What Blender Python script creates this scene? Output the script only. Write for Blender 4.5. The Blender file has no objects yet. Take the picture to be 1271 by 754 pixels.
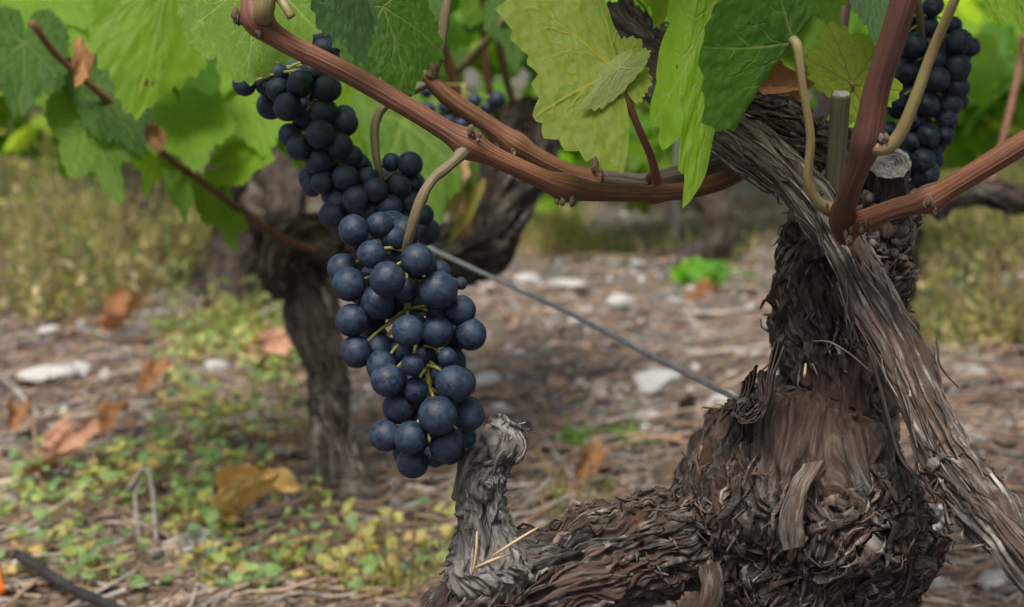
import bpy, math, random
import numpy as np
from mathutils import Vector

SC = bpy.context.scene
COL = SC.collection
random.seed(7)
RNG = np.random.default_rng(7)
R = math.radians

# ------------------------------------------------------------------ camera, sky, sun, exposure
CAM_H, PITCH, FPX = 0.40, R(10.4), 1893.0
cd = bpy.data.cameras.new('camera')
cam = bpy.data.objects.new('camera', cd)
COL.objects.link(cam)
cam.location = (0, 0, CAM_H)
cam.rotation_euler = (R(90) - PITCH, 0, 0)
cd.sensor_width = 23.5
cd.lens = 23.5 * FPX / 1271.0
cd.clip_start, cd.clip_end = 0.02, 500
cd.dof.use_dof = True
cd.dof.focus_distance = 0.622
cd.dof.aperture_fstop = 7.1
SC.camera = cam

SUN_EL, SUN_AZ = R(62), R(200)
wd = bpy.data.worlds.new('World')
SC.world = wd
wd.use_nodes = True
wn = wd.node_tree
sky = wn.nodes.new('ShaderNodeTexSky')
sky.sky_type = 'NISHITA'
sky.sun_disc = False
sky.sun_elevation = SUN_EL
sky.sun_rotation = SUN_AZ
sky.air_density, sky.dust_density, sky.ozone_density = 1.0, 6.0, 0.6
bgn = wn.nodes['Background']
bgn.inputs[1].default_value = 0.06
wn.links.new(sky.outputs[0], bgn.inputs[0])
sl = bpy.data.lights.new('sun', 'SUN')
sl.energy = 1.5
sl.angle = R(25)
sl.color = (1, 0.97, 0.92)
sun = bpy.data.objects.new('sun', sl)
COL.objects.link(sun)
# sun direction: azimuth clockwise from +Y as in the sky texture
sd = Vector((math.sin(SUN_AZ) * math.cos(SUN_EL), math.cos(SUN_AZ) * math.cos(SUN_EL), math.sin(SUN_EL)))
sun.rotation_euler = sd.to_track_quat('Z', 'Y').to_euler()
SC.view_settings.view_transform = 'Standard'
SC.view_settings.look = 'None'
SC.view_settings.gamma = 1
SC.view_settings.use_curve_mapping = False
SC.view_settings.exposure = 1.55
SC.render.engine = 'CYCLES'
SC.cycles.use_denoising = True
SC.cycles.max_bounces = 8
SC.cycles.transparent_max_bounces = 4

# ------------------------------------------------------------------ pixel helpers (photo pixels, 1271 x 754)
cp, sp = math.cos(PITCH), math.sin(PITCH)
FWD = np.array([0, cp, -sp]); UPV = np.array([0, sp, cp]); RGT = np.array([1.0, 0, 0])
CAMP = np.array([0, 0, CAM_H])
def at(px, py, d):
    return CAMP + FWD * d + RGT * ((px - 635.5) / FPX * d) + UPV * (-(py - 377) / FPX * d)
def ats(rows):
    return np.array([at(*r[:3]) for r in rows])
def pix(V):
    q = np.asarray(V) - CAMP
    d = q @ FWD
    return 635.5 + FPX * (q @ RGT) / d, 377 - FPX * (q @ UPV) / d, d
def gxy(px, py):
    dr = FWD + RGT * ((px - 635.5) / FPX) + UPV * (-(py - 377) / FPX)
    t = CAM_H / -dr[2]
    p = CAMP + dr * t
    return p[0], p[1]

# ------------------------------------------------------------------ noise
_perm = np.random.default_rng(3).permutation(4096)
_gr = np.random.default_rng(4).normal(size=(4096, 3)); _gr /= np.linalg.norm(_gr, axis=1)[:, None]
def pn(P, seed=0):
    P = np.asarray(P, float) + seed * 17.31
    i = np.floor(P).astype(np.int64); f = P - i
    u = f * f * f * (f * (f * 6 - 15) + 10)
    out = np.zeros(P.shape[:-1])
    for a in (0, 1):
        for b in (0, 1):
            for c in (0, 1):
                h = _perm[(i[..., 0] + a) & 4095]
                h = _perm[(h + i[..., 1] + b) & 4095]
                h = _perm[(h + i[..., 2] + c) & 4095]
                g = _gr[h]
                d = g[..., 0] * (f[..., 0] - a) + g[..., 1] * (f[..., 1] - b) + g[..., 2] * (f[..., 2] - c)
                w = (u[..., 0] if a else 1 - u[..., 0]) * (u[..., 1] if b else 1 - u[..., 1]) * (u[..., 2] if c else 1 - u[..., 2])
                out += w * d
    return out * 1.6
def fbm(P, o=3, seed=0):
    s = 0; a = 1.0; t = 0
    for k in range(o):
        s = s + a * pn(np.asarray(P) * 2 ** k, seed + k * 5); t += a; a *= 0.5
    return s / t
def sstep(a, b, x):
    t = np.clip((x - a) / (b - a), 0, 1); return t * t * (3 - 2 * t)

# ------------------------------------------------------------------ mesh building
def mk_mesh(name, V, F, mat, attrs=None, smooth=True):
    me = bpy.data.meshes.new(name)
    V = np.asarray(V, float).reshape(-1, 3)
    if not isinstance(F, list): F = [F]
    F = [np.asarray(f, np.int64) for f in F if len(f)]
    nl = sum(f.size for f in F); npoly = sum(len(f) for f in F)
    me.vertices.add(len(V)); me.vertices.foreach_set('co', V.ravel())
    me.loops.add(nl); me.loops.foreach_set('vertex_index', np.concatenate([f.ravel() for f in F]).astype(np.int32))
    sizes = np.concatenate([np.full(len(f), f.shape[1]) for f in F])
    starts = np.concatenate([[0], np.cumsum(sizes)[:-1]])
    me.polygons.add(npoly); me.polygons.foreach_set('loop_start', starts.astype(np.int32))
    me.polygons.foreach_set('use_smooth', np.full(npoly, smooth))
    me.update(calc_edges=True)
    for k, a in (attrs or {}).items():
        a = np.asarray(a, float)
        if a.ndim == 1:
            at_ = me.attributes.new(k, 'FLOAT', 'POINT'); at_.data.foreach_set('value', a)
        elif a.shape[1] == 3:
            at_ = me.attributes.new(k, 'FLOAT_VECTOR', 'POINT'); at_.data.foreach_set('vector', a.ravel())
        else:
            at_ = me.attributes.new(k, 'FLOAT_COLOR', 'POINT'); at_.data.foreach_set('color', a.ravel())
    if mat: me.materials.append(mat)
    return me
class MB:
    """collects pieces that belong to ONE object"""
    def __init__(s): s.V = []; s.F = {}; s.A = {}; s.n = 0
    def add(s, V, F, **at_):
        V = np.asarray(V, float).reshape(-1, 3)
        for f in (F if isinstance(F, list) else [F]):
            f = np.asarray(f, np.int64)
            if len(f): s.F.setdefault(f.shape[1], []).append(f + s.n)
        for k, a in at_.items(): s.A.setdefault(k, []).append(np.asarray(a, float))
        s.V.append(V); s.n += len(V); return s
    def mesh(s, name, mat, org=(0, 0, 0), smooth=True):
        return mk_mesh(name, np.concatenate(s.V) - np.asarray(org), [np.concatenate(f) for f in s.F.values()], mat,
                       {k: np.concatenate(a) for k, a in s.A.items()}, smooth)
def tag(o, label=None, cat=None, group=None, kind=None):
    if label: o['label'] = label
    if cat: o['category'] = cat
    if group: o['group'] = group
    if kind: o['kind'] = kind
    return o
def thing(name, label, cat, loc, group=None):
    o = bpy.data.objects.new(name, None); COL.objects.link(o)
    o.location = loc; o.empty_display_size = 0.02
    return tag(o, label, cat, group)
def rootloc(p):
    while p.parent: p = p.parent
    return np.array(p.location)
def part(name, mb, mat, parent, smooth=True, label=None):
    me = mb.mesh(name, mat, rootloc(parent), smooth)
    o = bpy.data.objects.new(name, me); COL.objects.link(o); o.parent = parent
    if label: o['label'] = label
    return o
def solo(name, mb, mat, label=None, cat=None, group=None, kind=None, smooth=True, org=None):
    if org is None: org = (0, 0, 0)
    me = mb.mesh(name, mat, org, smooth)
    o = bpy.data.objects.new(name, me); COL.objects.link(o); o.location = org
    return tag(o, label, cat, group, kind)

def catmull(P, n):
    P = np.asarray(P, float)
    if len(P) == 2:
        t = np.linspace(0, 1, n)[:, None]; return P[0] * (1 - t) + P[1] * t
    Q = np.vstack([2 * P[0] - P[1], P, 2 * P[-1] - P[-2]])
    t = np.linspace(0, len(P) - 1, n); i = np.clip(t.astype(int), 0, len(P) - 2); u = (t - i)[:, None]
    a, b, c, d = Q[i], Q[i + 1], Q[i + 2], Q[i + 3]
    return 0.5 * (2 * b + (c - a) * u + (2 * a - 5 * b + 4 * c - d) * u ** 2 + (3 * b - a - 3 * c + d) * u ** 3)
def resample(P, r, step):
    """smooth path, even spacing; returns points, radii, arc length"""
    P = np.asarray(P, float); r = np.asarray(r, float)
    D = catmull(np.hstack([P, r[:, None]]), 60 * len(P))
    s = np.concatenate([[0], np.cumsum(np.linalg.norm(np.diff(D[:, :3], axis=0), axis=1))])
    n = max(4, int(s[-1] / step) + 1)
    t = np.linspace(0, s[-1], n)
    return np.stack([np.interp(t, s, D[:, k]) for k in range(3)], 1), np.interp(t, s, D[:, 3]), t
def frames(P):
    T = np.gradient(P, axis=0); T /= np.linalg.norm(T, axis=1)[:, None] + 1e-12
    # first normal: away from the viewer's side so a seam would sit at the back
    n = np.array([0, 1.0, 0.05]); n -= T[0] * (n @ T[0])
    if np.linalg.norm(n) < 1e-3: n = np.array([1.0, 0, 0]); n -= T[0] * (n @ T[0])
    n /= np.linalg.norm(n)
    N = [n]
    for k in range(1, len(P)):
        n = N[-1] - T[k] * (N[-1] @ T[k]); N.append(n / np.linalg.norm(n))
    N = np.array(N); return T, N, np.cross(T, N)
def grid_faces(nl, ns, closed=True):
    i = np.arange(nl - 1)[:, None]; j = np.arange(ns if closed else ns - 1)[None, :]
    j2 = (j + 1) % ns
    return np.stack([i * ns + j, i * ns + j2, (i + 1) * ns + j2, (i + 1) * ns + j], -1).reshape(-1, 4)
def tube(mb, P, r, step=0.004, seg=12, cap=True, disp=None, **kw):
    P, r, s = resample(P, r, step)
    T, N, B = frames(P)
    th = np.linspace(0, 2 * np.pi, seg, endpoint=False)
    rr = r[:, None] * np.ones(seg)
    rest = np.stack([r.mean() * np.cos(th) * np.ones((len(P), 1)), r.mean() * np.sin(th) * np.ones((len(P), 1)), s[:, None] * np.ones(seg)], -1)
    if disp is not None: rr = rr + disp(rest, th, s, r)
    V = P[:, None] + rr[..., None] * (np.cos(th)[None, :, None] * N[:, None] + np.sin(th)[None, :, None] * B[:, None])
    F = [grid_faces(len(P), seg)]
    V = V.reshape(-1, 3); rest = rest.reshape(-1, 3)
    if cap:
        n0 = len(V)
        V = np.vstack([V, P[:1] - T[:1] * r[0] * 0.25, P[-1:] + T[-1:] * r[-1] * 0.25]); rest = np.vstack([rest, [[0, 0, -r[0]]], [[0, 0, s[-1] + r[-1]]]])
        j = np.arange(seg); b = (len(P) - 1) * seg
        F.append(np.stack([np.full(seg, n0), (j + 1) % seg, j], 1)); F.append(np.stack([np.full(seg, n0 + 1), b + j, b + (j + 1) % seg], 1))
    at_ = {'rest': rest}
    for k, v in kw.items(): at_[k] = np.tile(np.asarray(v, float), (len(V),) + (1,) * np.ndim(v)) if np.ndim(v) else np.full(len(V), float(v))
    mb.add(V, F, **at_)
    return P, r, T, N, B

# ------------------------------------------------------------------ materials
def new_mat(name):
    m = bpy.data.materials.new(name); m.use_nodes = True
    nt = m.node_tree; nt.nodes.clear()
    out = nt.nodes.new('ShaderNodeOutputMaterial')
    return m, nt, out
class N:
    def __init__(s, nt): s.nt = nt
    def n(s, t, **kw):
        x = s.nt.nodes.new(t)
        for k, v in kw.items(): setattr(x, k, v)
        return x
    def l(s, a, b): s.nt.links.new(a, b)
    def attr(s, name): return s.n('ShaderNodeAttribute', attribute_name=name)
    def mapping(s, vec, scale=(1, 1, 1), loc=(0, 0, 0)):
        m = s.n('ShaderNodeMapping'); m.inputs['Scale'].default_value = scale; m.inputs['Location'].default_value = loc
        s.l(vec, m.inputs[0]); return m.outputs[0]
    def noise(s, vec, scale=5, detail=4, rough=0.55, dist=0.0):
        x = s.n('ShaderNodeTexNoise'); x.inputs['Scale'].default_value = scale; x.inputs['Detail'].default_value = detail
        x.inputs['Roughness'].default_value = rough; x.inputs['Distortion'].default_value = dist
        s.l(vec, x.inputs['Vector']); return x.outputs[0]
    def vor(s, vec, scale=5, feature='F1'):
        x = s.n('ShaderNodeTexVoronoi', feature=feature); x.inputs['Scale'].default_value = scale
        s.l(vec, x.inputs['Vector']); return x
    def ramp(s, fac, stops):
        x = s.n('ShaderNodeValToRGB'); e = x.color_ramp.elements
        while len(e) < len(stops): e.new(0.5)
        for k, (p, c) in enumerate(stops):
            e[k].position = p; e[k].color = (*c, 1) if not np.isscalar(c) else (c, c, c, 1)
        s.l(fac, x.inputs[0]); return x.outputs[0]
    def mix(s, fac, a, b, mode='MIX'):
        x = s.n('ShaderNodeMix', data_type='RGBA', blend_type=mode)
        for v, k in ((fac, 0), (a, 6), (b, 7)):
            if hasattr(v, 'is_linked'): s.l(v, x.inputs[k])
            elif np.isscalar(v): x.inputs[k].default_value = v
            else: x.inputs[k].default_value = (*v, 1)
        return x.outputs[2]
    def math(s, op, a, b=0.0):
        x = s.n('ShaderNodeMath', operation=op)
        for v, k in ((a, 0), (b, 1)):
            if hasattr(v, 'is_linked'): s.l(v, x.inputs[k])
            else: x.inputs[k].default_value = v
        return x.outputs[0]
    def bump(s, h, strength=0.5, dist=0.001, normal=None):
        x = s.n('ShaderNodeBump'); x.inputs['Strength'].default_value = strength; x.inputs['Distance'].default_value = dist
        s.l(h, x.inputs['Height'])
        if normal is not None: s.l(normal, x.inputs['Normal'])
        return x.outputs[0]
    def bsdf(s, col, rough=0.7, normal=None, spec=0.4):
        x = s.n('ShaderNodeBsdfPrincipled')
        for v, k in ((col, 'Base Color'), (rough, 'Roughness')):
            if hasattr(v, 'is_linked'): s.l(v, x.inputs[k])
            elif np.isscalar(v): x.inputs[k].default_value = v
            else: x.inputs[k].default_value = (*v, 1)
        x.inputs['Specular IOR Level'].default_value = spec
        if normal is not None: s.l(normal, x.inputs['Normal'])
        return x

def bark_mat(name, dark, mid, light, fine=1.0, warm=(0.09, 0.05, 0.035), lichen=0.0, spec=0.10, lightat=0.7):
    m, nt, out = new_mat(name); g = N(nt)
    a = g.attr('rest').outputs['Vector']
    tone = g.attr('tone').outputs['Fac']
    n1 = g.noise(g.mapping(a, (420 * fine, 420 * fine, 42 * fine)), 1, 6, 0.62, 0.6)
    n2 = g.noise(g.mapping(a, (60, 60, 22)), 1, 4, 0.6, 0.5)
    n3 = g.noise(g.mapping(a, (900 * fine, 900 * fine, 160 * fine)), 1, 3, 0.6)
    c = g.ramp(n1, [(0.28, dark), (0.5, mid), (lightat, light)])
    c = g.mix(g.ramp(n2, [(0.42, 0.0), (0.66, 0.75)]), c, warm)
    c = g.mix(g.math('MULTIPLY', n3, 0.5), c, mid, 'OVERLAY')
    tr = g.ramp(tone, [(0.0, 0.30), (0.5, 1.0), (1.0, 1.9)])
    c = g.mix(1.0, c, tr, 'MULTIPLY')
    c = g.mix(g.math('MULTIPLY', g.attr('inner').outputs['Fac'], .75), c, g.mix(n1, (0.016, 0.010, 0.008), (0.085, 0.053, 0.044)))
    if lichen:
        n4 = g.noise(a, 130, 5, 0.7, 0.4)
        c = g.mix(g.ramp(n4, [(0.60, 0.0), (0.72, lichen)]), c, (0.11, 0.115, 0.06))
    h = g.math('ADD', g.math('MULTIPLY', n1, 1.0), g.math('MULTIPLY', n3, 0.35))
    b = g.bsdf(c, 0.82, g.bump(h, 0.9, 0.0016), spec)
    g.l(b.outputs[0], out.inputs[0]); return m
M = {}
M['bark'] = bark_mat('shaggy_bark', (0.009, 0.0078, 0.007), (0.060, 0.053, 0.047), (0.23, 0.217, 0.203), lichen=0.5)
M['inner'] = bark_mat('red_inner_bark', (0.018, 0.011, 0.009), (0.075, 0.047, 0.038), (0.14, 0.10, 0.085))
M['arm'] = bark_mat('ridged_arm_bark', (0.012, 0.010, 0.009), (0.072, 0.063, 0.056), (0.25, 0.235, 0.22), fine=1.0, warm=(0.085, 0.055, 0.042))
M['dead'] = bark_mat('bleached_dead_wood', (0.015, 0.013, 0.012), (0.105, 0.099, 0.091), (0.25, 0.24, 0.225), warm=(0.17, 0.15, 0.13))
M['bgbark'] = bark_mat('grey_vine_bark', (0.025, 0.021, 0.018), (0.12, 0.101, 0.088), (0.28, 0.25, 0.23), fine=0.45, warm=(0.08, 0.055, 0.042))

M['bgdark'] = bark_mat('dark_vine_bark', (0.012, 0.010, 0.009), (0.055, 0.046, 0.039), (0.15, 0.13, 0.115), fine=0.45, warm=(0.055, 0.038, 0.03))
def cane_mat(name, c1, c2, c3, rough=0.5, ridge=1.0):
    m, nt, out = new_mat(name); g = N(nt)
    a = g.attr('rest').outputs['Vector']
    n1 = g.noise(g.mapping(a, (1400, 1400, 18)), 1, 3, 0.55)
    n2 = g.noise(g.mapping(a, (90, 90, 30)), 1, 4, 0.6)
    n3 = g.noise(g.mapping(a, (600, 600, 300)), 1, 2, 0.5)
    c = g.mix(g.ramp(n1, [(0.40, 0.0), (0.60, 1.0)]), c1, c2)
    c = g.mix(g.math('MULTIPLY', g.ramp(g.noise(g.mapping(a, (2600, 2600, 30)), 1, 2, 0.5), [(0.52, 0.0), (0.62, 1.0)]), 0.35 * ridge), c, [x * 1.9 for x in c2])
    c = g.mix(g.ramp(n2, [(0.45, 0.0), (0.7, 0.8)]), c, c3)
    c = g.mix(g.ramp(n3, [(0.66, 0.0), (0.74, 0.5)]), c, (0.03, 0.02, 0.015))
    b = g.bsdf(c, rough, g.bump(n1, min(1, 0.8 * ridge), 0.001), 0.3)
    g.l(b.outputs[0], out.inputs[0]); return m
M['cane'] = cane_mat('red_brown_cane', (0.105, 0.042, 0.023), (0.185, 0.085, 0.05), (0.08, 0.036, 0.022))
M['cane_dark'] = cane_mat('dark_red_cane', (0.062, 0.027, 0.022), (0.10, 0.046, 0.034), (0.06, 0.032, 0.022), 0.45, 0.6)
M['cane_grey'] = cane_mat('grey_old_cane', (0.05, 0.04, 0.033), (0.15, 0.13, 0.11), (0.05, 0.03, 0.025), 0.8, 1.5)
M['petiole'] = cane_mat('green_pink_petiole', (0.15, 0.135, 0.05), (0.20, 0.165, 0.07), (0.18, 0.075, 0.06), 0.5, 0.4)
M['petiole_red'] = cane_mat('red_petiole', (0.17, 0.05, 0.055), (0.20, 0.075, 0.06), (0.13, 0.035, 0.05), 0.42, 0.25)
M['peduncle'] = cane_mat('olive_peduncle', (0.10, 0.085, 0.042), (0.155, 0.125, 0.068), (0.12, 0.065, 0.04), 0.55, 0.5)
M['stem'] = cane_mat('yellow_green_stem', (0.19, 0.21, 0.045), (0.27, 0.26, 0.07), (0.17, 0.09, 0.05), 0.5, 0.3)
M['bud'] = cane_mat('brown_bud', (0.04, 0.024, 0.016), (0.10, 0.066, 0.042), (0.19, 0.16, 0.13), 0.85, 2.5)
M['stubgreen'] = cane_mat('olive_cut_shoot', (0.045, 0.045, 0.022), (0.075, 0.065, 0.035), (0.05, 0.035, 0.025), 0.6, 0.8)

def leaf_mat(name, top, top2, under, vein, trans, spots=None, tmix=0.48, net=0.35, netscale=11.0, gloss=0.42):
    m, nt, out = new_mat(name); g = N(nt)
    a = g.attr('lf').outputs['Vector']; v = g.attr('vein').outputs['Fac']
    geo = g.n('ShaderNodeNewGeometry')
    n1 = g.noise(a, 2.2, 4, 0.55); n2 = g.noise(a, 26, 3, 0.6); n3 = g.noise(a, 90, 2, 0.6)
    aw = g.n('ShaderNodeVectorMath', operation='ADD')
    nz = g.n('ShaderNodeTexNoise'); nz.inputs['Scale'].default_value = 7; g.l(a, nz.inputs['Vector'])
    sc_ = g.n('ShaderNodeVectorMath', operation='SCALE'); sc_.inputs['Scale'].default_value = 0.10
    g.l(nz.outputs['Color'], sc_.inputs[0]); g.l(a, aw.inputs[0]); g.l(sc_.outputs[0], aw.inputs[1])
    vo = g.vor(aw.outputs[0], netscale, 'DISTANCE_TO_EDGE').outputs['Distance']
    vo2 = g.vor(aw.outputs[0], netscale * 3.6, 'DISTANCE_TO_EDGE').outputs['Distance']
    netf = g.math('MAXIMUM', g.ramp(vo, [(0.0, 1.0), (0.055, 0.0)]), g.math('MULTIPLY', g.ramp(vo2, [(0.0, 1.0), (0.09, 0.0)]), 0.45))
    vall = g.math('MAXIMUM', v, g.math('MULTIPLY', netf, net))
    ct = g.mix(g.ramp(n1, [(0.35, 0.0), (0.68, 1.0)]), top, top2)
    ct = g.mix(0.22, ct, g.ramp(n2, [(0.3, 0.25), (0.7, 0.75)]), 'OVERLAY')
    ct = g.mix(vall, ct, vein)
    if spots:
        n5 = g.noise(a, 8.5, 2, 0.5); n6 = g.noise(a, 3.1, 1, 0.5)
        ct = g.mix(g.math('MULTIPLY', g.ramp(n5, [(0.69, 0.0), (0.72, 1.0)]), g.ramp(n6, [(0.5, 0.0), (0.55, 1.0)])), ct, spots)
    cu = g.mix(vall, under, vein)
    c = g.mix(geo.outputs['Backfacing'], ct, cu)
    h = g.math('SUBTRACT', g.math('MULTIPLY', n2, 0.3), g.math('MULTIPLY', vall, 0.8))
    b = g.bsdf(c, g.ramp(n3, [(0.3, gloss), (0.7, gloss + 0.16)]), g.bump(h, 0.5, 0.0007), 0.15)
    t = g.n('ShaderNodeBsdfTranslucent')
    tc = g.mix(g.math('MULTIPLY', vall, 0.55), g.mix(g.ramp(n1, [(0.35, 0.0), (0.68, 1.0)]), trans, [min(1, x * 1.25) for x in trans]), (0.25, 0.27, 0.08))
    if spots: tc = g.mix(g.math('MULTIPLY', g.ramp(n5, [(0.69, 0.0), (0.72, 1.0)]), g.ramp(n6, [(0.5, 0.0), (0.55, 1.0)])), tc, spots)
    g.l(tc, t.inputs[0])
    ms = g.n('ShaderNodeMixShader'); ms.inputs[0].default_value = tmix
    g.l(b.outputs[0], ms.inputs[1]); g.l(t.outputs[0], ms.inputs[2]); g.l(ms.outputs[0], out.inputs[0]); return m
M['leaf'] = leaf_mat('green_leaf', (0.055, 0.125, 0.012), (0.075, 0.15, 0.014), (0.11, 0.19, 0.03), (0.21, 0.29, 0.065), (0.22, 0.42, 0.015), spots=(0.09, 0.05, 0.015))
M['leaf_under'] = leaf_mat('leaf_pale_veined', (0.075, 0.155, 0.012), (0.095, 0.18, 0.015), (0.09, 0.175, 0.02), (0.25, 0.33, 0.09), (0.26, 0.46, 0.018), net=0.5, spots=(0.07, 0.03, 0.015))
M['leaf_dark'] = leaf_mat('deep_green_leaf', (0.032, 0.085, 0.010), (0.042, 0.10, 0.012), (0.075, 0.13, 0.025), (0.14, 0.20, 0.05), (0.10, 0.25, 0.012), net=0.28, spots=(0.08, 0.04, 0.015))
M['leaf_glauc'] = leaf_mat('bluish_leaf', (0.065, 0.13, 0.05), (0.085, 0.16, 0.065), (0.13, 0.19, 0.09), (0.17, 0.24, 0.14), (0.11, 0.24, 0.05), net=0.25)
M['leaf_yellow'] = leaf_mat('yellow_green_leaf', (0.11, 0.19, 0.010), (0.16, 0.215, 0.010), (0.14, 0.19, 0.03), (0.26, 0.25, 0.04), (0.30, 0.50, 0.012), net=0.3, spots=(0.10, 0.05, 0.015))
M['leaf_pale'] = leaf_mat('pale_leaf_underside', (0.19, 0.24, 0.07), (0.23, 0.27, 0.085), (0.19, 0.24, 0.07), (0.33, 0.36, 0.17), (0.28, 0.36, 0.05), net=0.6)
M['leaf_lime'] = leaf_mat('lime_leaf', (0.17, 0.24, 0.02), (0.24, 0.28, 0.025), (0.20, 0.27, 0.03), (0.16, 0.09, 0.025), (0.40, 0.48, 0.05), net=0.12, spots=(0.11, 0.05, 0.015))
M['leaf_bright'] = leaf_mat('bright_leaf', (0.10, 0.20, 0.012), (0.13, 0.235, 0.015), (0.13, 0.22, 0.025), (0.22, 0.30, 0.06), (0.38, 0.60, 0.02), net=0.25, spots=(0.12, 0.06, 0.02))
M['leaf_dry'] = leaf_mat('dry_orange_leaf', (0.22, 0.10, 0.045), (0.31, 0.155, 0.075), (0.40, 0.22, 0.12), (0.36, 0.20, 0.09), (0.40, 0.15, 0.04), spots=(0.10, 0.04, 0.02), tmix=0.2, gloss=0.6)
M['leaf_peach'] = leaf_mat('dry_peach_leaf', (0.42, 0.22, 0.14), (0.48, 0.28, 0.19), (0.44, 0.27, 0.18), (0.36, 0.18, 0.11), (0.40, 0.19, 0.10), tmix=0.2, gloss=0.6)
M['leaf_gold'] = leaf_mat('fallen_yellow_leaf', (0.74, 0.54, 0.20), (0.62, 0.34, 0.14), (0.70, 0.50, 0.22), (0.5, 0.36, 0.12), (0.5, 0.30, 0.04), spots=(0.25, 0.10, 0.04), tmix=0.25, gloss=0.6)
M['leaf_turn'] = leaf_mat('turning_leaf', (0.10, 0.19, 0.02), (0.40, 0.25, 0.03), (0.25, 0.22, 0.06), (0.2, 0.2, 0.05), (0.40, 0.36, 0.03), spots=(0.35, 0.13, 0.02))

def grape_mat(name, lo, hi, rough=0.5):
    m, nt, out = new_mat(name); g = N(nt)
    tc = g.n('ShaderNodeTexCoord').outputs['Object']
    oi = g.n('ShaderNodeObjectInfo')
    ad = g.n('ShaderNodeVectorMath', operation='ADD'); g.l(tc, ad.inputs[0])
    cb = g.n('ShaderNodeCombineXYZ'); q = g.math('MULTIPLY', oi.outputs['Random'], 60.0)
    for k in range(3): g.l(q, cb.inputs[k])
    g.l(cb.outputs[0], ad.inputs[1]); v = ad.outputs[0]
    n1 = g.noise(v, 1.7, 5, 0.6, 0.8); n2 = g.noise(v, 6, 5, 0.7, 0.3); n3 = g.noise(v, 13.0, 1, 0.4)
    n4 = g.noise(g.mapping(v, (9, 9, 1.2)), 1, 3, 0.6)
    bl = g.math('ADD', g.math('MULTIPLY', g.ramp(n1, [(0.36, 0.0), (0.60, 1.0)]), 0.68), g.math('MULTIPLY', n2, 0.42))
    bl = g.math('MULTIPLY', bl, g.ramp(oi.outputs['Random'], [(0.0, 0.72), (1.0, 1.05)]))
    c = g.mix(bl, lo, hi)
    c = g.mix(g.math('MULTIPLY', g.ramp(n4, [(0.6, 0.0), (0.66, 1.0)]), 0.25), c, lo)
    c = g.mix(g.ramp(n3, [(0.74, 0.0), (0.78, 0.6)]), c, (0.20, 0.22, 0.25))
    # stylar scar: a tiny brown dot where the flower was
    sx = g.n('ShaderNodeSeparateXYZ'); g.l(tc, sx.inputs[0])
    c = g.mix(g.ramp(g.math('MULTIPLY', sx.outputs[2], -1.0), [(0.984, 0.0), (0.992, 1.0)]), c, (0.05, 0.028, 0.018))
    b = g.bsdf(c, g.ramp(bl, [(0.2, rough - 0.12), (0.8, rough + 0.12)]), g.bump(n2, 0.12, 0.05), 0.28)
    g.l(b.outputs[0], out.inputs[0]); return m
M['grape'] = grape_mat('bloomed_blue_grape', (0.004, 0.006, 0.011), (0.025, 0.043, 0.077))
M['grape_wrinkled'] = grape_mat('shrivelled_blue_grape', (0.004, 0.006, 0.010), (0.021, 0.034, 0.058), 0.40)

def plain(name, c1, c2, scale=40, rough=0.8, coord='Object', bump=0.4, spec=0.3, c3=None):
    m, nt, out = new_mat(name); g = N(nt)
    tc = g.n('ShaderNodeTexCoord').outputs[coord]
    n = g.noise(tc, scale, 6, 0.62)
    c = g.mix(g.ramp(n, [(0.35, 0.0), (0.65, 1.0)]), c1, c2)
    if c3: c = g.mix(g.ramp(g.noise(tc, scale * 0.23, 4, 0.6), [(0.52, 0.0), (0.66, 0.9)]), c, c3)
    b = g.bsdf(c, rough, g.bump(n, bump, 0.3 / scale), spec); g.l(b.outputs[0], out.inputs[0]); return m
def tinted(name, rough=0.75, trans=0.0, spec=0.3, nscale=60):
    """colour of each little piece comes from its own 'tint'"""
    m, nt, out = new_mat(name); g = N(nt)
    t = g.attr('tint').outputs['Color']
    tc = g.n('ShaderNodeTexCoord').outputs['Object']
    n = g.noise(tc, nscale, 4, 0.6)
    c = g.mix(0.45, t, g.ramp(n, [(0.3, 0.2), (0.7, 0.8)]), 'OVERLAY')
    b = g.bsdf(c, rough, None, spec)
    if trans:
        tr = g.n('ShaderNodeBsdfTranslucent'); g.l(g.mix(1.0, c, (3.8, 3.8, 1.6), 'MULTIPLY'), tr.inputs[0])
        ms = g.n('ShaderNodeMixShader'); ms.inputs[0].default_value = trans
        g.l(b.outputs[0], ms.inputs[1]); g.l(tr.outputs[0], ms.inputs[2]); g.l(ms.outputs[0], out.inputs[0])
    else: g.l(b.outputs[0], out.inputs[0])
    return m
M['stone'] = plain('chalky_limestone', (0.36, 0.355, 0.34), (0.52, 0.515, 0.50), 60, 0.85, bump=0.5, c3=(0.27, 0.22, 0.17))
M['stone_grey'] = plain('grey_limestone', (0.24, 0.235, 0.225), (0.37, 0.365, 0.355), 70, 0.85, bump=0.5, c3=(0.20, 0.16, 0.12))
M['litter'] = tinted('dry_litter', 0.8)
M['gravel'] = tinted('gravel', 0.85)
M['clover'] = tinted('ground_plant', 0.6, 0.35)
M['foliage'] = tinted('vine_foliage', 0.6, 0.5, 0.2, 25)
M['wire'] = plain('galvanised_wire', (0.09, 0.10, 0.10), (0.17, 0.18, 0.18), 300, 0.5, spec=0.5)
M['hose'] = plain('black_hose', (0.012, 0.011, 0.011), (0.03, 0.028, 0.027), 60, 0.5)
M['orange'] = plain('orange_plastic', (0.75, 0.17, 0.015), (0.8, 0.2, 0.02), 30, 0.5)
M['stake'] = plain('grey_steel', (0.13, 0.14, 0.14), (0.2, 0.21, 0.21), 60, 0.5)
M['cutwood'] = plain('grey_cut_wood', (0.11, 0.105, 0.10), (0.30, 0.29, 0.275), 260, 0.85, bump=0.8, c3=(0.05, 0.045, 0.04))
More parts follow.
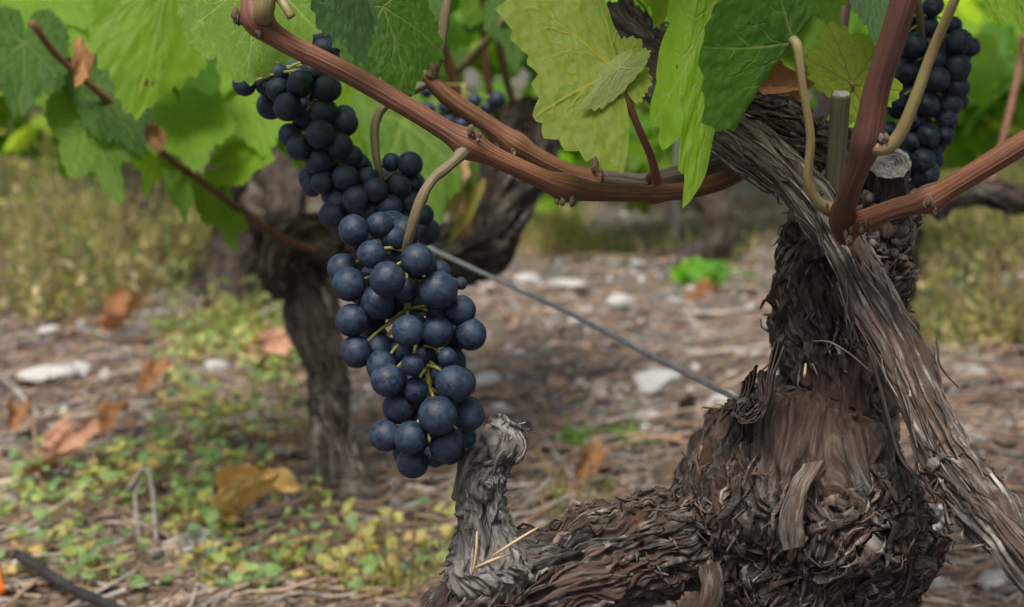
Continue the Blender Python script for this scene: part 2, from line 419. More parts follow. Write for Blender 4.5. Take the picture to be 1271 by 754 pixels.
M['twig'] = plain('dry_twig', (0.16, 0.10, 0.06), (0.28, 0.19, 0.115), 80, 0.8)
M['twig_grey'] = plain('grey_twig', (0.16, 0.145, 0.13), (0.30, 0.275, 0.25), 80, 0.8)
M['crust'] = plain('white_crust', (0.3, 0.3, 0.28), (0.5, 0.49, 0.46), 300, 0.9, bump=1.0)

def ground_mat():
    m, nt, out = new_mat('stony_soil'); g = N(nt)
    tc = g.n('ShaderNodeTexCoord').outputs['Object']
    n1 = g.noise(tc, 3.5, 5, 0.6); n2 = g.noise(tc, 45, 6, 0.7); n3 = g.noise(tc, 160, 4, 0.7)
    v = g.vor(tc, 70).outputs['Color']
    c = g.mix(g.ramp(n2, [(0.35, 0.0), (0.65, 1.0)]), (0.092, 0.077, 0.067), (0.255, 0.232, 0.212))
    c = g.mix(g.ramp(n1, [(0.42, 0.0), (0.62, 0.8)]), c, (0.17, 0.14, 0.118))
    c = g.mix(g.ramp(n3, [(0.58, 0.0), (0.66, 0.7)]), c, (0.30, 0.275, 0.25))
    c = g.mix(0.3, c, v, 'OVERLAY')
    h = g.math('ADD', n2, g.math('MULTIPLY', n3, 0.5))
    b = g.bsdf(c, 0.95, g.bump(h, 1.0, 0.02), 0.15); g.l(b.outputs[0], out.inputs[0]); return m
M['ground'] = ground_mat()

# ------------------------------------------------------------------ ground
def gz(x, y):
    x = np.asarray(x, float); y = np.asarray(y, float)
    P = np.stack([x, y, np.zeros_like(x)], -1)
    return 0.018 * pn(P * 3.1, 2) + 0.009 * pn(P * 9.0, 3) + 0.004 * pn(P * 28, 4)
def ground():
    n = 420; u = np.linspace(-1, 1, n); a = 0.12
    k = np.arcsinh(180 / a)
    gx = a * 6 * np.sinh(u * k) / 6; gy = gx + 1.7
    X, Y = np.meshgrid(gx, gy)
    V = np.stack([X, Y, gz(X, Y)], -1)
    solo('ground', MB().add(V, grid_faces(n, n, False)), M['ground'], kind='structure')
ground()

# ------------------------------------------------------------------ bark
def bark_grid(rows, step, seg, seed, amp=0.0035, warp=0.010, lump=0.006, long=30.0, across=150.0, ampf=None, twist=0.0, crack=0.6):
    P, r, s = resample(ats(rows), np.array([q[3] * q[2] / FPX for q in rows]), step)
    T, Nn, B = frames(P)
    th = np.linspace(0, 2 * np.pi, seg, endpoint=False)
    rest = np.stack([r[:, None] * np.cos(th), r[:, None] * np.sin(th), s[:, None] + 0 * th], -1)
    ct = np.cos(th)[None, :, None] * Nn[:, None] + np.sin(th)[None, :, None] * B[:, None]
    V0 = P[:, None] + r[:, None, None] * ct
    w = np.stack([pn(rest * 22, seed + k) for k in range(3)], -1) + 0.5 * np.stack([pn(rest * 60, seed + 7 + k) for k in range(3)], -1)
    wa = warp if np.isscalar(warp) else warp(V0, s)[..., None]
    q = rest + w * wa
    if twist:
        an = twist * s[:, None] / 1.0
        c_, s_ = np.cos(an), np.sin(an)
        q = np.stack([q[..., 0] * c_ - q[..., 1] * s_, q[..., 0] * s_ + q[..., 1] * c_, q[..., 2]], -1)
    S = np.array([across, across, long])
    a1 = 1 - np.abs(pn(q * S, seed + 11)) * 2
    a2 = 1 - np.abs(pn(q * S * 2.3, seed + 12)) * 2
    a3 = pn(q * S * 5, seed + 13)
    cr = 1 - np.abs(pn(q * np.array([55, 55, 48]), seed + 14)) * 2; cr2 = np.clip(cr - .72, 0, 1) / .28
    h = (a1 - .45) * 0.6 + (a2 - .45) * 0.4 + a3 * 0.22 - crack * cr2 * 0.9
    A = amp if ampf is None else amp * ampf(V0, ct)
    rad = h * A + lump * pn(rest * 18, seed + 20) + 0.45 * lump * pn(rest * 45, seed + 21)
    V = V0 + ct * rad[..., None]
    return dict(V=V, rest=q, s=s, r=r, n=len(P), seg=seg, P=P, T=T, raw=rest)
def add_grid(mb, G, tone=0.5, caps=True):
    V = G['V'].reshape(-1, 3); rest = G['rest'].reshape(-1, 3); F = [grid_faces(G['n'], G['seg'])]
    if caps:
        n0, seg = len(V), G['seg']
        V = np.vstack([V, G['P'][:1], G['P'][-1:]]); rest = np.vstack([rest, rest[:1], rest[-1:]])
        j = np.arange(seg); b = (G['n'] - 1) * seg
        F += [np.stack([np.full(seg, n0), (j + 1) % seg, j], 1), np.stack([np.full(seg, n0 + 1), b + j, b + (j + 1) % seg], 1)]
    t = np.full(len(V), tone) if np.isscalar(tone) else np.concatenate([tone.ravel(), [0.5] * (len(V) - tone.size)])
    mb.add(V, F, rest=rest, tone=t)
def samp(G, A, si, ti):
    """bilinear sample of grid array A[n,seg,..] at row si, column ti (wraps)"""
    si = np.clip(si, 0, G['n'] - 1.001); i = si.astype(int); u = (si - i)[..., None]
    ti = np.mod(ti, G['seg']); j = ti.astype(int) % G['seg']; w = (ti - np.floor(ti))[..., None]; j2 = (j + 1) % G['seg']
    return (A[i, j] * (1 - w) + A[i, j2] * w) * (1 - u) + (A[i + 1, j] * (1 - w) + A[i + 1, j2] * w) * u
def strips(mb, G, n, seed, L=(0.012, 0.05), W=(0.0012, 0.004), lift=(0.0, 0.006), ang=0.35, K=10, thick=0.0005, keep=None, tone=(0.15, 1.0), base=0.0006, field=None, curl=0.6):
    rg = np.random.default_rng(seed)
    ds = G['s'][1] - G['s'][0]
    s0 = rg.uniform(0, G['n'] - 1, n); t0 = rg.uniform(0, G['seg'], n)
    if keep is not None:
        p0 = samp(G, G['V'], s0, t0); k = keep(p0, rg); s0, t0 = s0[k], t0[k]; n = len(s0)
    t = np.linspace(0, 1, K)[None]
    Ln = np.exp(rg.uniform(np.log(L[0]), np.log(L[1]), n))[:, None]
    Wd = np.exp(rg.uniform(np.log(W[0]), np.log(W[1]), n))[:, None]
    rest0 = samp(G, G['raw'], s0, t0)
    fa = pn(rest0 * 26, seed + 3) * 2.2 * ang + rg.normal(0, ang * 0.35, n)
    if field is not None: fa = fa + field(samp(G, G['V'], s0, t0))
    bendc = rg.normal(0, ang * 0.9, n)[:, None]
    A = fa[:, None] + bendc * (t - 0.5) * 2
    r0 = G['r'][np.clip(s0.astype(int), 0, G['n'] - 1)][:, None]
    dt = 1.0 / (K - 1)
    si = s0[:, None] + np.cumsum(np.cos(A), 1) * dt * Ln / ds
    ti = t0[:, None] + np.cumsum(np.sin(A), 1) * dt * Ln / (r0 * 2 * np.pi / G['seg'])
    Vs = G['Vs'] if 'Vs' in G else G['V']
    P = samp(G, Vs, si, ti)
    C = np.stack([np.interp(np.clip(si, 0, G['n'] - 1), np.arange(G['n']), G['P'][:, k]) for k in range(3)], -1)
    Tn = np.gradient(P, axis=1); Tn /= np.linalg.norm(Tn, axis=2)[..., None] + 1e-9
    Nn = P - C; Nn -= Tn * (Nn * Tn).sum(-1)[..., None]; Nn /= np.linalg.norm(Nn, axis=2)[..., None] + 1e-9
    Sd = np.cross(Tn, Nn)
    lf = rg.uniform(*lift, n)[:, None] * (rg.random(n)[:, None] ** 1.5)
    lf2 = rg.uniform(*lift, n)[:, None] * (rg.random(n)[:, None] ** 3)
    e = np.clip((t - 0.45) / 0.55, 0, 1); e2 = np.clip((0.45 - t) / 0.45, 0, 1)
    wob = 0.0005 * np.sin(t * 9 + rg.uniform(0, 6, n)[:, None])
    H = base + rg.uniform(0, 0.0014, n)[:, None] + lf * e ** 1.6 * 1.3 + lf2 * e2 ** 1.6 + wob
    tw = (rg.normal(0, 0.9, n)[:, None] * e + rg.normal(0, curl, n)[:, None])
    Sr = Sd * np.cos(tw)[..., None] + Nn * np.sin(tw)[..., None]
    Nr = Nn * np.cos(tw)[..., None] - Sd * np.sin(tw)[..., None]
    w = Wd * 0.5 * (np.sin(np.clip(t * 0.9 + 0.07, 0, 1) * np.pi) ** 0.55 + 0.05) * (1 + 0.35 * np.sin(t * 17 + rg.uniform(0, 6, n)[:, None]))
    Pc = P + Nn * H[..., None] + Sd * (rg.normal(0, 1, n)[:, None] * 0.002 * e ** 2)[..., None]
    cup = (rg.uniform(-0.1, 0.35, n)[:, None] * w)
    rw = []
    for a_, b_ in ((-1, 0), (0, 1), (1, 0), (1, -1), (0, -1.4), (-1, -1)):
        off = cup * (abs(a_)) + (thick if b_ < 0 else 0) * b_
        off = off + (0.12 * w if (a_ == 0 and b_ > 0) else 0)
        rw.append(Pc + Sr * (a_ * w)[..., None] + Nr * off[..., None])
    V = np.stack(rw, 2)  # n,K,6,3
    m = 6
    F = grid_faces(K, m); nb = (np.arange(n) * K * m)[:, None, None]
    F = (F[None] + nb).reshape(-1, 4)
    rest = samp(G, G['rest'], si, ti)[:, :, None] + np.zeros((1, 1, m, 1)) + rg.uniform(0, 5, n)[:, None, None, None]
    tn = rg.uniform(*tone, n)[:, None, None] + np.zeros((n, K, m))
    mb.add(V.reshape(-1, 3), F, rest=rest.reshape(-1, 3), tone=tn.ravel())

# ------------------------------------------------------------------ leaves
def leaf_flat(nphi, nrho, lobe=0.5, teeth=0.05, nteeth=38, seed=0, base=0.5, asym=(1, 1)):
    ph = np.linspace(-np.pi, np.pi, nphi)
    ad = np.degrees(np.abs(ph))
    kx = [0, 25, 50, 80, 108, 140, 163, 174, 180]
    kr = [1.0, 0.90 - 0.36 * lobe, 0.90, 0.80 - 0.30 * lobe, 0.72, 0.62, base, base * 0.55, 0.03]
    x = np.interp(ad, kx, np.arange(len(kx))); i = np.clip(x.astype(int), 0, len(kx) - 2); u = x - i
    u = u * 0.45 + (u * u * (3 - 2 * u)) * 0.55
    r = np.array(kr)[i] * (1 - u) + np.array(kr)[i + 1] * u
    cs = np.stack([np.cos(ph), np.sin(ph), 0 * ph], -1)
    sd_ = sstep(-.35, .35, ph); r = r * (asym[1] * (1 - sd_) + asym[0] * sd_)
    r = r * (1 + 0.07 * pn(cs * 1.7, seed) + 0.04 * pn(cs * 5, seed + 1))
    phw = ph + 0.06 * pn(cs * 3, seed + 2)
    f = np.mod(phw / (2 * np.pi) * nteeth, 1)
    tri = 1 - np.abs(2 * f - 1); am = teeth * (0.7 + 0.6 * pn(cs * 9, seed + 3)) * sstep(178, 150, ad)
    r = r * (1 + am * (tri ** 0.85 * 2 - 1))
    t = np.linspace(0.0, 1, nrho) ** 0.92
    Rr = t[:, None] * r[None]
    X = Rr * np.sin(ph); Y = Rr * np.cos(ph)
    # veins
    def R_at(a): return np.interp(a, ph, r)
    segs = []
    rg = np.random.default_rng(seed + 50)
    for a in (0, 0.87, -0.87, 1.85, -1.85):
        a2 = a + rg.normal(0, 0.03); L = R_at(a2) * 0.97
        segs.append((0, 0, a2, L, 0.013))
        sgn = 1
        fr = 0.16
        while fr < 0.86:
            b = a2 + sgn * (0.72 + rg.normal(0, 0.08)); l2 = L * (1 - fr) * 0.62 * (1.05 if abs(a) < 1 else 0.9)
            segs.append((math.sin(a2) * L * fr, math.cos(a2) * L * fr, b, l2, 0.0062))
            if l2 > 0.22:
                b2 = b - sgn * 0.65
                segs.append((segs[-1][0] + math.sin(b) * l2 * 0.45, segs[-1][1] + math.cos(b) * l2 * 0.45, b2, l2 * 0.5, 0.004))
            sgn = -sgn; fr += 0.13 + rg.uniform(0, 0.05)
    vein = np.zeros_like(X)
    for (x0, y0, a, L, w) in segs:
        dx, dy = math.sin(a), math.cos(a)
        q = (X - x0) * dx + (Y - y0) * dy; d = (X - x0) * dy - (Y - y0) * dx
        d = d + (0.02 + .10 * (w < .01) * np.sign(math.sin(a) * (1 if y0 + x0 else 1) + 1e-6)) * np.sin(np.clip(q / max(L, 0.05), 0, 1) * 3.1) * L + .006 * np.sin(q * 37 + x0 * 50) * (w < .01)
        qq = np.clip(q, 0, L); ww = w * (1 - 0.7 * qq / L)
        dd = np.sqrt(d * d + (q - qq) ** 2)
        vein = np.maximum(vein, np.exp(-(dd / ww) ** 2))
    return dict(X=X, Y=Y, vein=vein, nphi=nphi, nrho=nrho, ph=ph, t=t, seed=seed)
def fold(Pt, p, d, a, r):
    """bend the part on the left of line (p, direction d) upward by angle a round radius r"""
    d = np.array([*d, 0.0]); d /= np.linalg.norm(d); nrm = np.array([-d[1], d[0], 0]); p = np.array([*p, 0.0])
    q = Pt - p; al = q @ d; t = q @ nrm; z = Pt[..., 2]
    sg = 1 if a > 0 else -1; a = abs(a); z = z * sg
    ph_ = np.clip(t / r, 0, a)
    t2 = np.where(t > 0, np.sin(ph_) * (r - z) + (t - ph_ * r) * np.cos(ph_), t)
    z2 = np.where(t > 0, r - (r - z) * np.cos(ph_) + (t - ph_ * r) * np.sin(ph_), z)
    return p + al[..., None] * d + t2[..., None] * nrm + (z2 * sg)[..., None] * np.array([0, 0, 1.0])
def leaf_geo(base, tip, side, seed=0, lobe=0.5, teeth=0.05, nteeth=38, nphi=540, nrho=56, folds=(), cup=0.1, droop=0.1, wave=0.05, pucker=0.022, halfw=0.9, basal=0.5, asym=(1, 1)):
    L = leaf_flat(nphi, nrho, lobe, teeth, nteeth, seed, basal, asym)
    X, Y = L['X'], L['Y']; lf = np.stack([X, Y, np.full_like(X, seed * 3.7)], -1)
    rr = np.sqrt(X * X + Y * Y)
    Z = -L['vein'] * 0.004 + pucker * fbm(lf * 9, 2, seed) * (1 - L['vein']) + wave * rr ** 2 * pn(np.stack([np.sin(L['ph']) * 2 + 0 * X, np.cos(L['ph']) * 2 + 0 * X, X * 0 + seed], -1), seed)
    Z = Z + cup * np.abs(X) ** 1.3 - droop * rr ** 2
    Pt = np.stack([X, Y, Z], -1)
    for f in folds: Pt = fold(Pt, *f)
    b = np.asarray(base); Yv = np.asarray(tip) - b; ly = np.linalg.norm(Yv); yh = Yv / ly
    S = np.asarray(side) - b; S = S - yh * (S @ yh); lx = np.linalg.norm(S); xh = S / lx; zh = np.cross(xh, yh)
    W = b + Pt[..., 0:1] * xh * (lx / halfw) + Pt[..., 1:2] * Yv + Pt[..., 2:3] * zh * (0.5 * (lx / halfw + ly))
    return W.reshape(-1, 3), grid_faces(nrho, nphi, False), lf.reshape(-1, 3), L['vein'].ravel()
def leaf_mb(*a, **k):
    V, F, lf, v = leaf_geo(*a, **k)
    return MB().add(V, F, lf=lf, vein=v)
# low-resolution leaves for masses of foliage
LOW = []
for k in range(7):
    L = leaf_flat(57, 4, 0.35 + 0.1 * (k % 4), 0.06, 19, 100 + k, 0.5)
    X, Y = L['X'], L['Y']; rr = np.sqrt(X * X + Y * Y)
    Z = (0.25 - 0.08 * k) * np.abs(X) ** 1.2 - (0.12 + 0.06 * (k % 3)) * rr ** 2 + 0.12 * rr ** 2 * np.sin(3 * L['ph'] + k)
    LOW.append((np.stack([X, Y, Z], -1).reshape(-1, 3), grid_faces(4, 57, False)))
LIMB_G = [(0.07, 0.145, 0.012), (0.10, 0.18, 0.015), (0.05, 0.115, 0.010), (0.12, 0.20, 0.02), (0.085, 0.155, 0.02)]
def leaf_cloud(mb, C, out, size, rg, cols, upmix=0.55, droop=0.5):
    """scatter leaves at points C, facing up/outwards, tips drooping"""
    for c, o in zip(C, out):
        V, F = LOW[rg.integers(len(LOW))]
        n = o * (1 - upmix) + np.array([0, 0, upmix]) + rg.normal(0, 0.35, 3); n /= np.linalg.norm(n)
        y = o * 0.7 + np.array([0, 0, -droop]) + rg.normal(0, 0.4, 3); y -= n * (y @ n); y /= np.linalg.norm(y)
        x = np.cross(y, n); s = rg.uniform(*size)
        W = c + s * (V[:, :1] * x + V[:, 1:2] * y + V[:, 2:] * n)
        col = np.array(cols[rg.integers(len(cols))]) * rg.uniform(0.75, 1.3)
        mb.add(W, F, tint=np.tile([*col, 1.0], (len(W), 1)))

# ================================================================== THE MAIN VINE
MV = thing('grapevine', 'old gnarled grapevine with a shaggy swollen trunk in sharp focus on the right', 'grapevine', (0.16, 0.68, 0.0))

def trunk():
    rows = [(1092, 225, .705, 48), (1072, 262, .705, 60), (1046, 300, .705, 68), (1036, 360, .705, 74), (1034, 430, .705, 76), (1034, 485, .705, 77), (1030, 525, .705, 86),
            (1018, 556, .70, 112), (1008, 595, .692, 136), (1005, 640, .69, 144), (1004, 685, .69, 139), (1000, 728, .69, 120), (992, 772, .692, 100), (985, 850, .695, 92), (990, 1000, .70, 92), (990, 1130, .71, 100)]
    def wf(V0, s):
        px, py, d = pix(V0.reshape(-1, 3)); py = py.reshape(V0.shape[:2])
        return 0.006 + 0.017 * sstep(540, 640, py)
    def patch(V0, ct):
        px, py, d = pix(V0.reshape(-1, 3)); px, py = px.reshape(V0.shape[:2]), py.reshape(V0.shape[:2])
        return np.exp(-(((px - 1030) / 72) ** 2) ** 2 - ((py - 505) / 62) ** 4) * (ct @ -FWD > 0.2)
    G = bark_grid(rows, 0.0008, 460, 5, amp=0.0080, warp=wf, lump=0.011, long=34, across=130, ampf=lambda v, c: 1 - 0.5 * patch(v, c), twist=2.0)
    mb = MB(); add_grid(mb, G, 0.42)
    pv = mb.V[0]; px, py, d = pix(pv); mb.A['inner'] = [np.exp(-(((px - 1030) / 80) ** 2) ** 2 - ((py - 505) / 72) ** 4) * (d < .70)]
    o = part('trunk', mb, M['bark'], MV)
    def keep(p, rg):
        px, py, d = pix(p)
        inp = (np.abs(px - 1030) < 75) & (np.abs(py - 505) < 62) & (d < 0.70)
        return (~inp | (rg.random(len(p)) < 0.06)) & (p[:, 2] > 0.02)
    def swirl(p):
        px, py, d = pix(p)
        k = sstep(560, 620, py)
        return k * (1.3 * np.sin((px - 900) / 75.0) * np.cos((py - 640) / 90.0))
    sb = MB()
    strips(sb, G, 1300, 21, L=(0.008, 0.045), W=(0.0007, 0.0045), lift=(0, 0.007), ang=0.4, keep=keep, field=swirl, base=-.0004)
    strips(sb, G, 700, 22, L=(0.006, 0.02), W=(0.0008, 0.0025), lift=(0.001, 0.009), ang=0.6, keep=keep, field=swirl, curl=1.0)
    def keepk(p, rg):
        px, py, d = pix(p); return (py > 545) & (py < 800)
    strips(sb, G, 1400, 23, L=(0.006, 0.03), W=(0.0006, 0.0036), lift=(0.000, 0.0075), ang=0.6, keep=keepk, field=swirl, curl=0.6)
    strips(sb, G, 150, 24, L=(0.02, 0.05), W=(0.003, 0.008), lift=(0.001, 0.008), ang=0.4, keep=keepk, field=swirl, curl=0.4, tone=(0.35, 0.9))
    part('shaggy_bark', sb, M['bark'], o)
    # smooth reddish inner bark where strips have fallen off
    return G, o
TG, TRUNK = trunk()

def low_arm():
    rows = [(985, 650, .72, 66), (915, 652, .70, 66), (855, 660, .688, 68), (800, 678, .68, 68), (750, 698, .672, 70), (690, 722, .662, 66), (630, 756, .655, 62), (575, 804, .648, 58), (545, 850, .645, 30)]
    G = bark_grid(rows, 0.0008, 340, 31, amp=0.0062, warp=0.008, lump=0.008, long=20, across=150)
    mb = MB(); add_grid(mb, G, 0.46)
    o = part('low_arm', mb, M['bark'], MV)
    sb = MB()
    strips(sb, G, 420, 32, L=(0.010, 0.06), W=(0.0005, 0.0030), lift=(0, 0.003), ang=0.16, base=-.0006)
    strips(sb, G, 160, 33, L=(0.006, 0.018), W=(0.001, 0.003), lift=(0.0, 0.006), ang=0.6)
    part('shaggy_bark', sb, M['bark'], o)
    rows = [(622, 730, .65, 44), (612, 690, .648, 42), (606, 655, .645, 36), (600, 620, .643, 32), (599, 592, .642, 36), (606, 571, .641, 31), (614, 555, .64, 22), (627, 541, .64, 12), (633, 531, .64, 6), (636, 525, .64, 3)]
    G = bark_grid(rows, 0.0006, 260, 41, amp=0.0055, warp=0.016, lump=0.014, long=26, across=120, twist=6)
    mb = MB(); add_grid(mb, G, 0.6)
    tube(mb, ats([(588, 620, .645), (590, 580, .642), (598, 556, .642), (600, 542, .642)]), [.009, .008, .005, .0015], .0008, 90, disp=lambda q, th, s, r: .0022 * pn(q * np.array([160, 160, 40]), 3) + .0012 * pn(q * np.array([400, 400, 60]), 4), tone=.6)
    st = part('dead_stub', mb, M['dead'], MV)
    sb = MB(); strips(sb, G, 60, 42, L=(0.008, 0.03), W=(0.0007, 0.0025), lift=(0, 0.003), ang=0.25, tone=(0.4, 1.0), base=-.0006)
    part('loose_splinters', sb, M['dead'], st)
    # straws lying caught in the arm's bark
    for a in (((612, 690), (668, 655), .60), ((586, 715), (592, 660), .612), ((590, 705), (633, 688), .602)):
        mb = MB(); tube(mb, [at(*a[0], a[2]), at((a[0][0] + a[1][0]) / 2 + 2, (a[0][1] + a[1][1]) / 2 - 2, a[2] - .002), at(*a[1], a[2])], [.0005, .0006, .0004], .004, 6)
        solo('straw', mb, M['straw'], None, 'straw', 'straws on the low arm')
M['straw'] = plain('yellow_straw', (0.28, 0.20, 0.10), (0.40, 0.30, 0.16), 120, 0.6)
low_arm()
for o, l in zip([o for o in COL.objects if o.name.startswith('straw')],
                ['upper pale straw caught on top of the low bark arm beside the dead stub', 'short upright pale straw leaning at the left end of the low bark arm', 'lower pale straw lying slantwise on the low bark arm']):
    o['label'] = l

def arms():
    # front arm: long ridged old wood from top left, across the trunk, out at bottom right
    rows = [(748, 28, .77, 26), (786, 66, .75, 29), (835, 110, .725, 30), (900, 160, .695, 30), (960, 205, .672, 30), (1005, 248, .655, 31), (1045, 305, .645, 33), (1085, 375, .635, 36), (1122, 445, .625, 38),
            (1152, 515, .612, 38), (1180, 572, .60, 44), (1215, 622, .585, 46), (1262, 675, .565, 45), (1320, 735, .55, 46), (1400, 830, .53, 48)]
    rows = [(a, b, c, d * float(np.interp(b, [120, 300], [1.0, .67]))) for a, b, c, d in rows]
    G = bark_grid(rows, 0.0008, 320, 51, amp=0.0036, warp=0.0028, lump=0.003, long=6, across=170, twist=1.0, crack=0)
    mb = MB(); add_grid(mb, G, 0.55)
    o = part('ridged_arm', mb, M['arm'], MV)
    sb = MB()
    strips(sb, G, 150, 52, L=(0.03, 0.12), W=(0.0007, 0.0028), lift=(0, 0.002), ang=0.035, K=14, curl=0.25, tone=(0.4, 1.0), base=-.0006)
    strips(sb, G, 90, 53, L=(0.01, 0.04), W=(0.0006, 0.0018), lift=(0.0, 0.006), ang=0.18, curl=0.5)
    def kn(p, rg):
        px, py, d = pix(p); return (np.hypot(px - 1180, py - 590) < 50)
    strips(sb, G, 150, 54, L=(0.008, 0.025), W=(0.001, 0.004), lift=(0.001, 0.009), ang=0.6, keep=kn)
    part('bark_fibres', sb, M['arm'], o)
    # back arm
    rows = [(770, 10, .80, 20), (800, 48, .79, 26), (850, 84, .775, 30), (905, 128, .755, 32), (960, 165, .735, 34), (1010, 200, .72, 38), (1060, 235, .71, 44), (1085, 262, .708, 42)]
    G = bark_grid(rows, 0.001, 200, 61, amp=0.0034, warp=0.007, lump=0.006, long=22, across=150)
    mb = MB(); add_grid(mb, G, 0.48)
    o = part('back_arm', mb, M['bark'], MV)
    sb = MB(); strips(sb, G, 550, 62, L=(0.01, 0.05), W=(0.001, 0.004), lift=(0, 0.006), ang=0.35)
    part('shaggy_bark', sb, M['bark'], o)
    # sawn stump on the head
    b, t = at(1098, 275, .70), at(1104, 205, .672)
    mb = MB(); ax = (t - b) / np.linalg.norm(t - b)
    rows3 = [b, b * .6 + t * .4, t]
    P, r, T, Nn, B = tube(mb, rows3, [.0105, .0095, .0092], .001, 90, cap=False, disp=lambda q, th, s, r: 0.0012 * pn(q * np.array([260, 260, 60]), 5) + .0012 * pn(q * 90, 8), tone=0.45)
    so = part('sawn_stump', mb, M['bark'], MV)
    # cut face, tilted to the viewer, cracked rings
    ring = [];
    nr, ns = 26, 90
    th = np.linspace(0, 2 * np.pi, ns, endpoint=False)
    nf = np.cross(Nn[-1], B[-1])
    VV = []
    for k in range(nr):
        f = 1 - k / nr
        rr = .0094 * f
        q = np.stack([np.cos(th) * rr, np.sin(th) * rr, 0 * th], -1)
        hh = .0011 * pn(q * 420, 9) + .0006 * np.sin(f * 38) + 0.0012 * (f > .86) - .0012 * np.exp(-(np.abs(np.sin(th * 2.5 + .6)) * f * 4) ** 2)
        VV.append(P[-1] + Nn[-1] * q[:, :1] * (1 + 0.06 * pn(np.stack([np.cos(th), np.sin(th), 0 * th], -1) * 2, 4))[:, None] + B[-1] * q[:, 1:2] + T[-1] * hh[:, None])
    mbf = MB().add(np.array(VV).reshape(-1, 3), grid_faces(nr, ns))
    part('cut_face', mbf, M['cutwood'], so)
    # short cut shoot beside it
    mb = MB(); pts = [at(1036, 245, .66), at(1040, 175, .652), at(1044, 118, .645)]
    P, r, T, Nn, B = tube(mb, pts, [.0046, .0042, .0040], .0012, 40, cap=True, disp=lambda q, th, s, r: .0004 * pn(q * np.array([500, 500, 70]), 3))
    so = part('cut_shoot', mb, M['stubgreen'], MV)
    th = np.linspace(0, 2 * np.pi, 32, endpoint=False)
    c = P[-1] + T[-1] * .0014
    V = np.vstack([[c + T[-1] * .0003], c + .0030 * (np.cos(th)[:, None] * Nn[-1] + np.sin(th)[:, None] * B[-1]), c - T[-1] * .002 + .0040 * (np.cos(th)[:, None] * Nn[-1] + np.sin(th)[:, None] * B[-1])])
    j = np.arange(32)
    part('cut_face', MB().add(V, [np.stack([0 * j, 1 + j, 1 + (j + 1) % 32], 1), np.stack([1 + j, 33 + j, 33 + (j + 1) % 32, 1 + (j + 1) % 32], 1)]), M['cutwood'], so)
arms()

def ribbon(mb, P, wdir, w, thick=0.0006, tone=0.6, n=30, seed=0):
    """thin bark sheet along a path, its width along wdir"""
    Q = catmull(P, n); T = np.gradient(Q, axis=0); T /= np.linalg.norm(T, axis=1)[:, None]
    wd = np.asarray(wdir, float); nn = np.cross(T, wd); nn /= np.linalg.norm(nn, axis=1)[:, None]
    m = 9; rowsv = []
    for sgn in (1, -1):
        for k in range(m):
            f = (k / (m - 1) - .5) * 2 * sgn
            ww = w * (1 + .25 * pn(np.stack([np.arange(n) * .3, np.full(n, seed), np.full(n, sgn)], 1), seed))
            rowsv.append(Q + wd * (f * ww / 2)[:, None] + nn * (sgn * thick * .5 + .0008 * pn(np.stack([np.arange(n) * .25, np.full(n, f * 1.5), np.full(n, seed)], 1), 3))[:, None])
    V = np.stack(rowsv, 1)
    rest = np.stack([np.broadcast_to(np.tile(np.linspace(0, w, m), 2), (n, 2 * m)), np.full((n, 2 * m), seed * .1), np.broadcast_to(np.linspace(0, .05, n)[:, None], (n, 2 * m))], -1)
    mb.add(V.reshape(-1, 3), grid_faces(n, 2 * m), rest=rest.reshape(-1, 3), tone=np.full(n * 2 * m, tone))
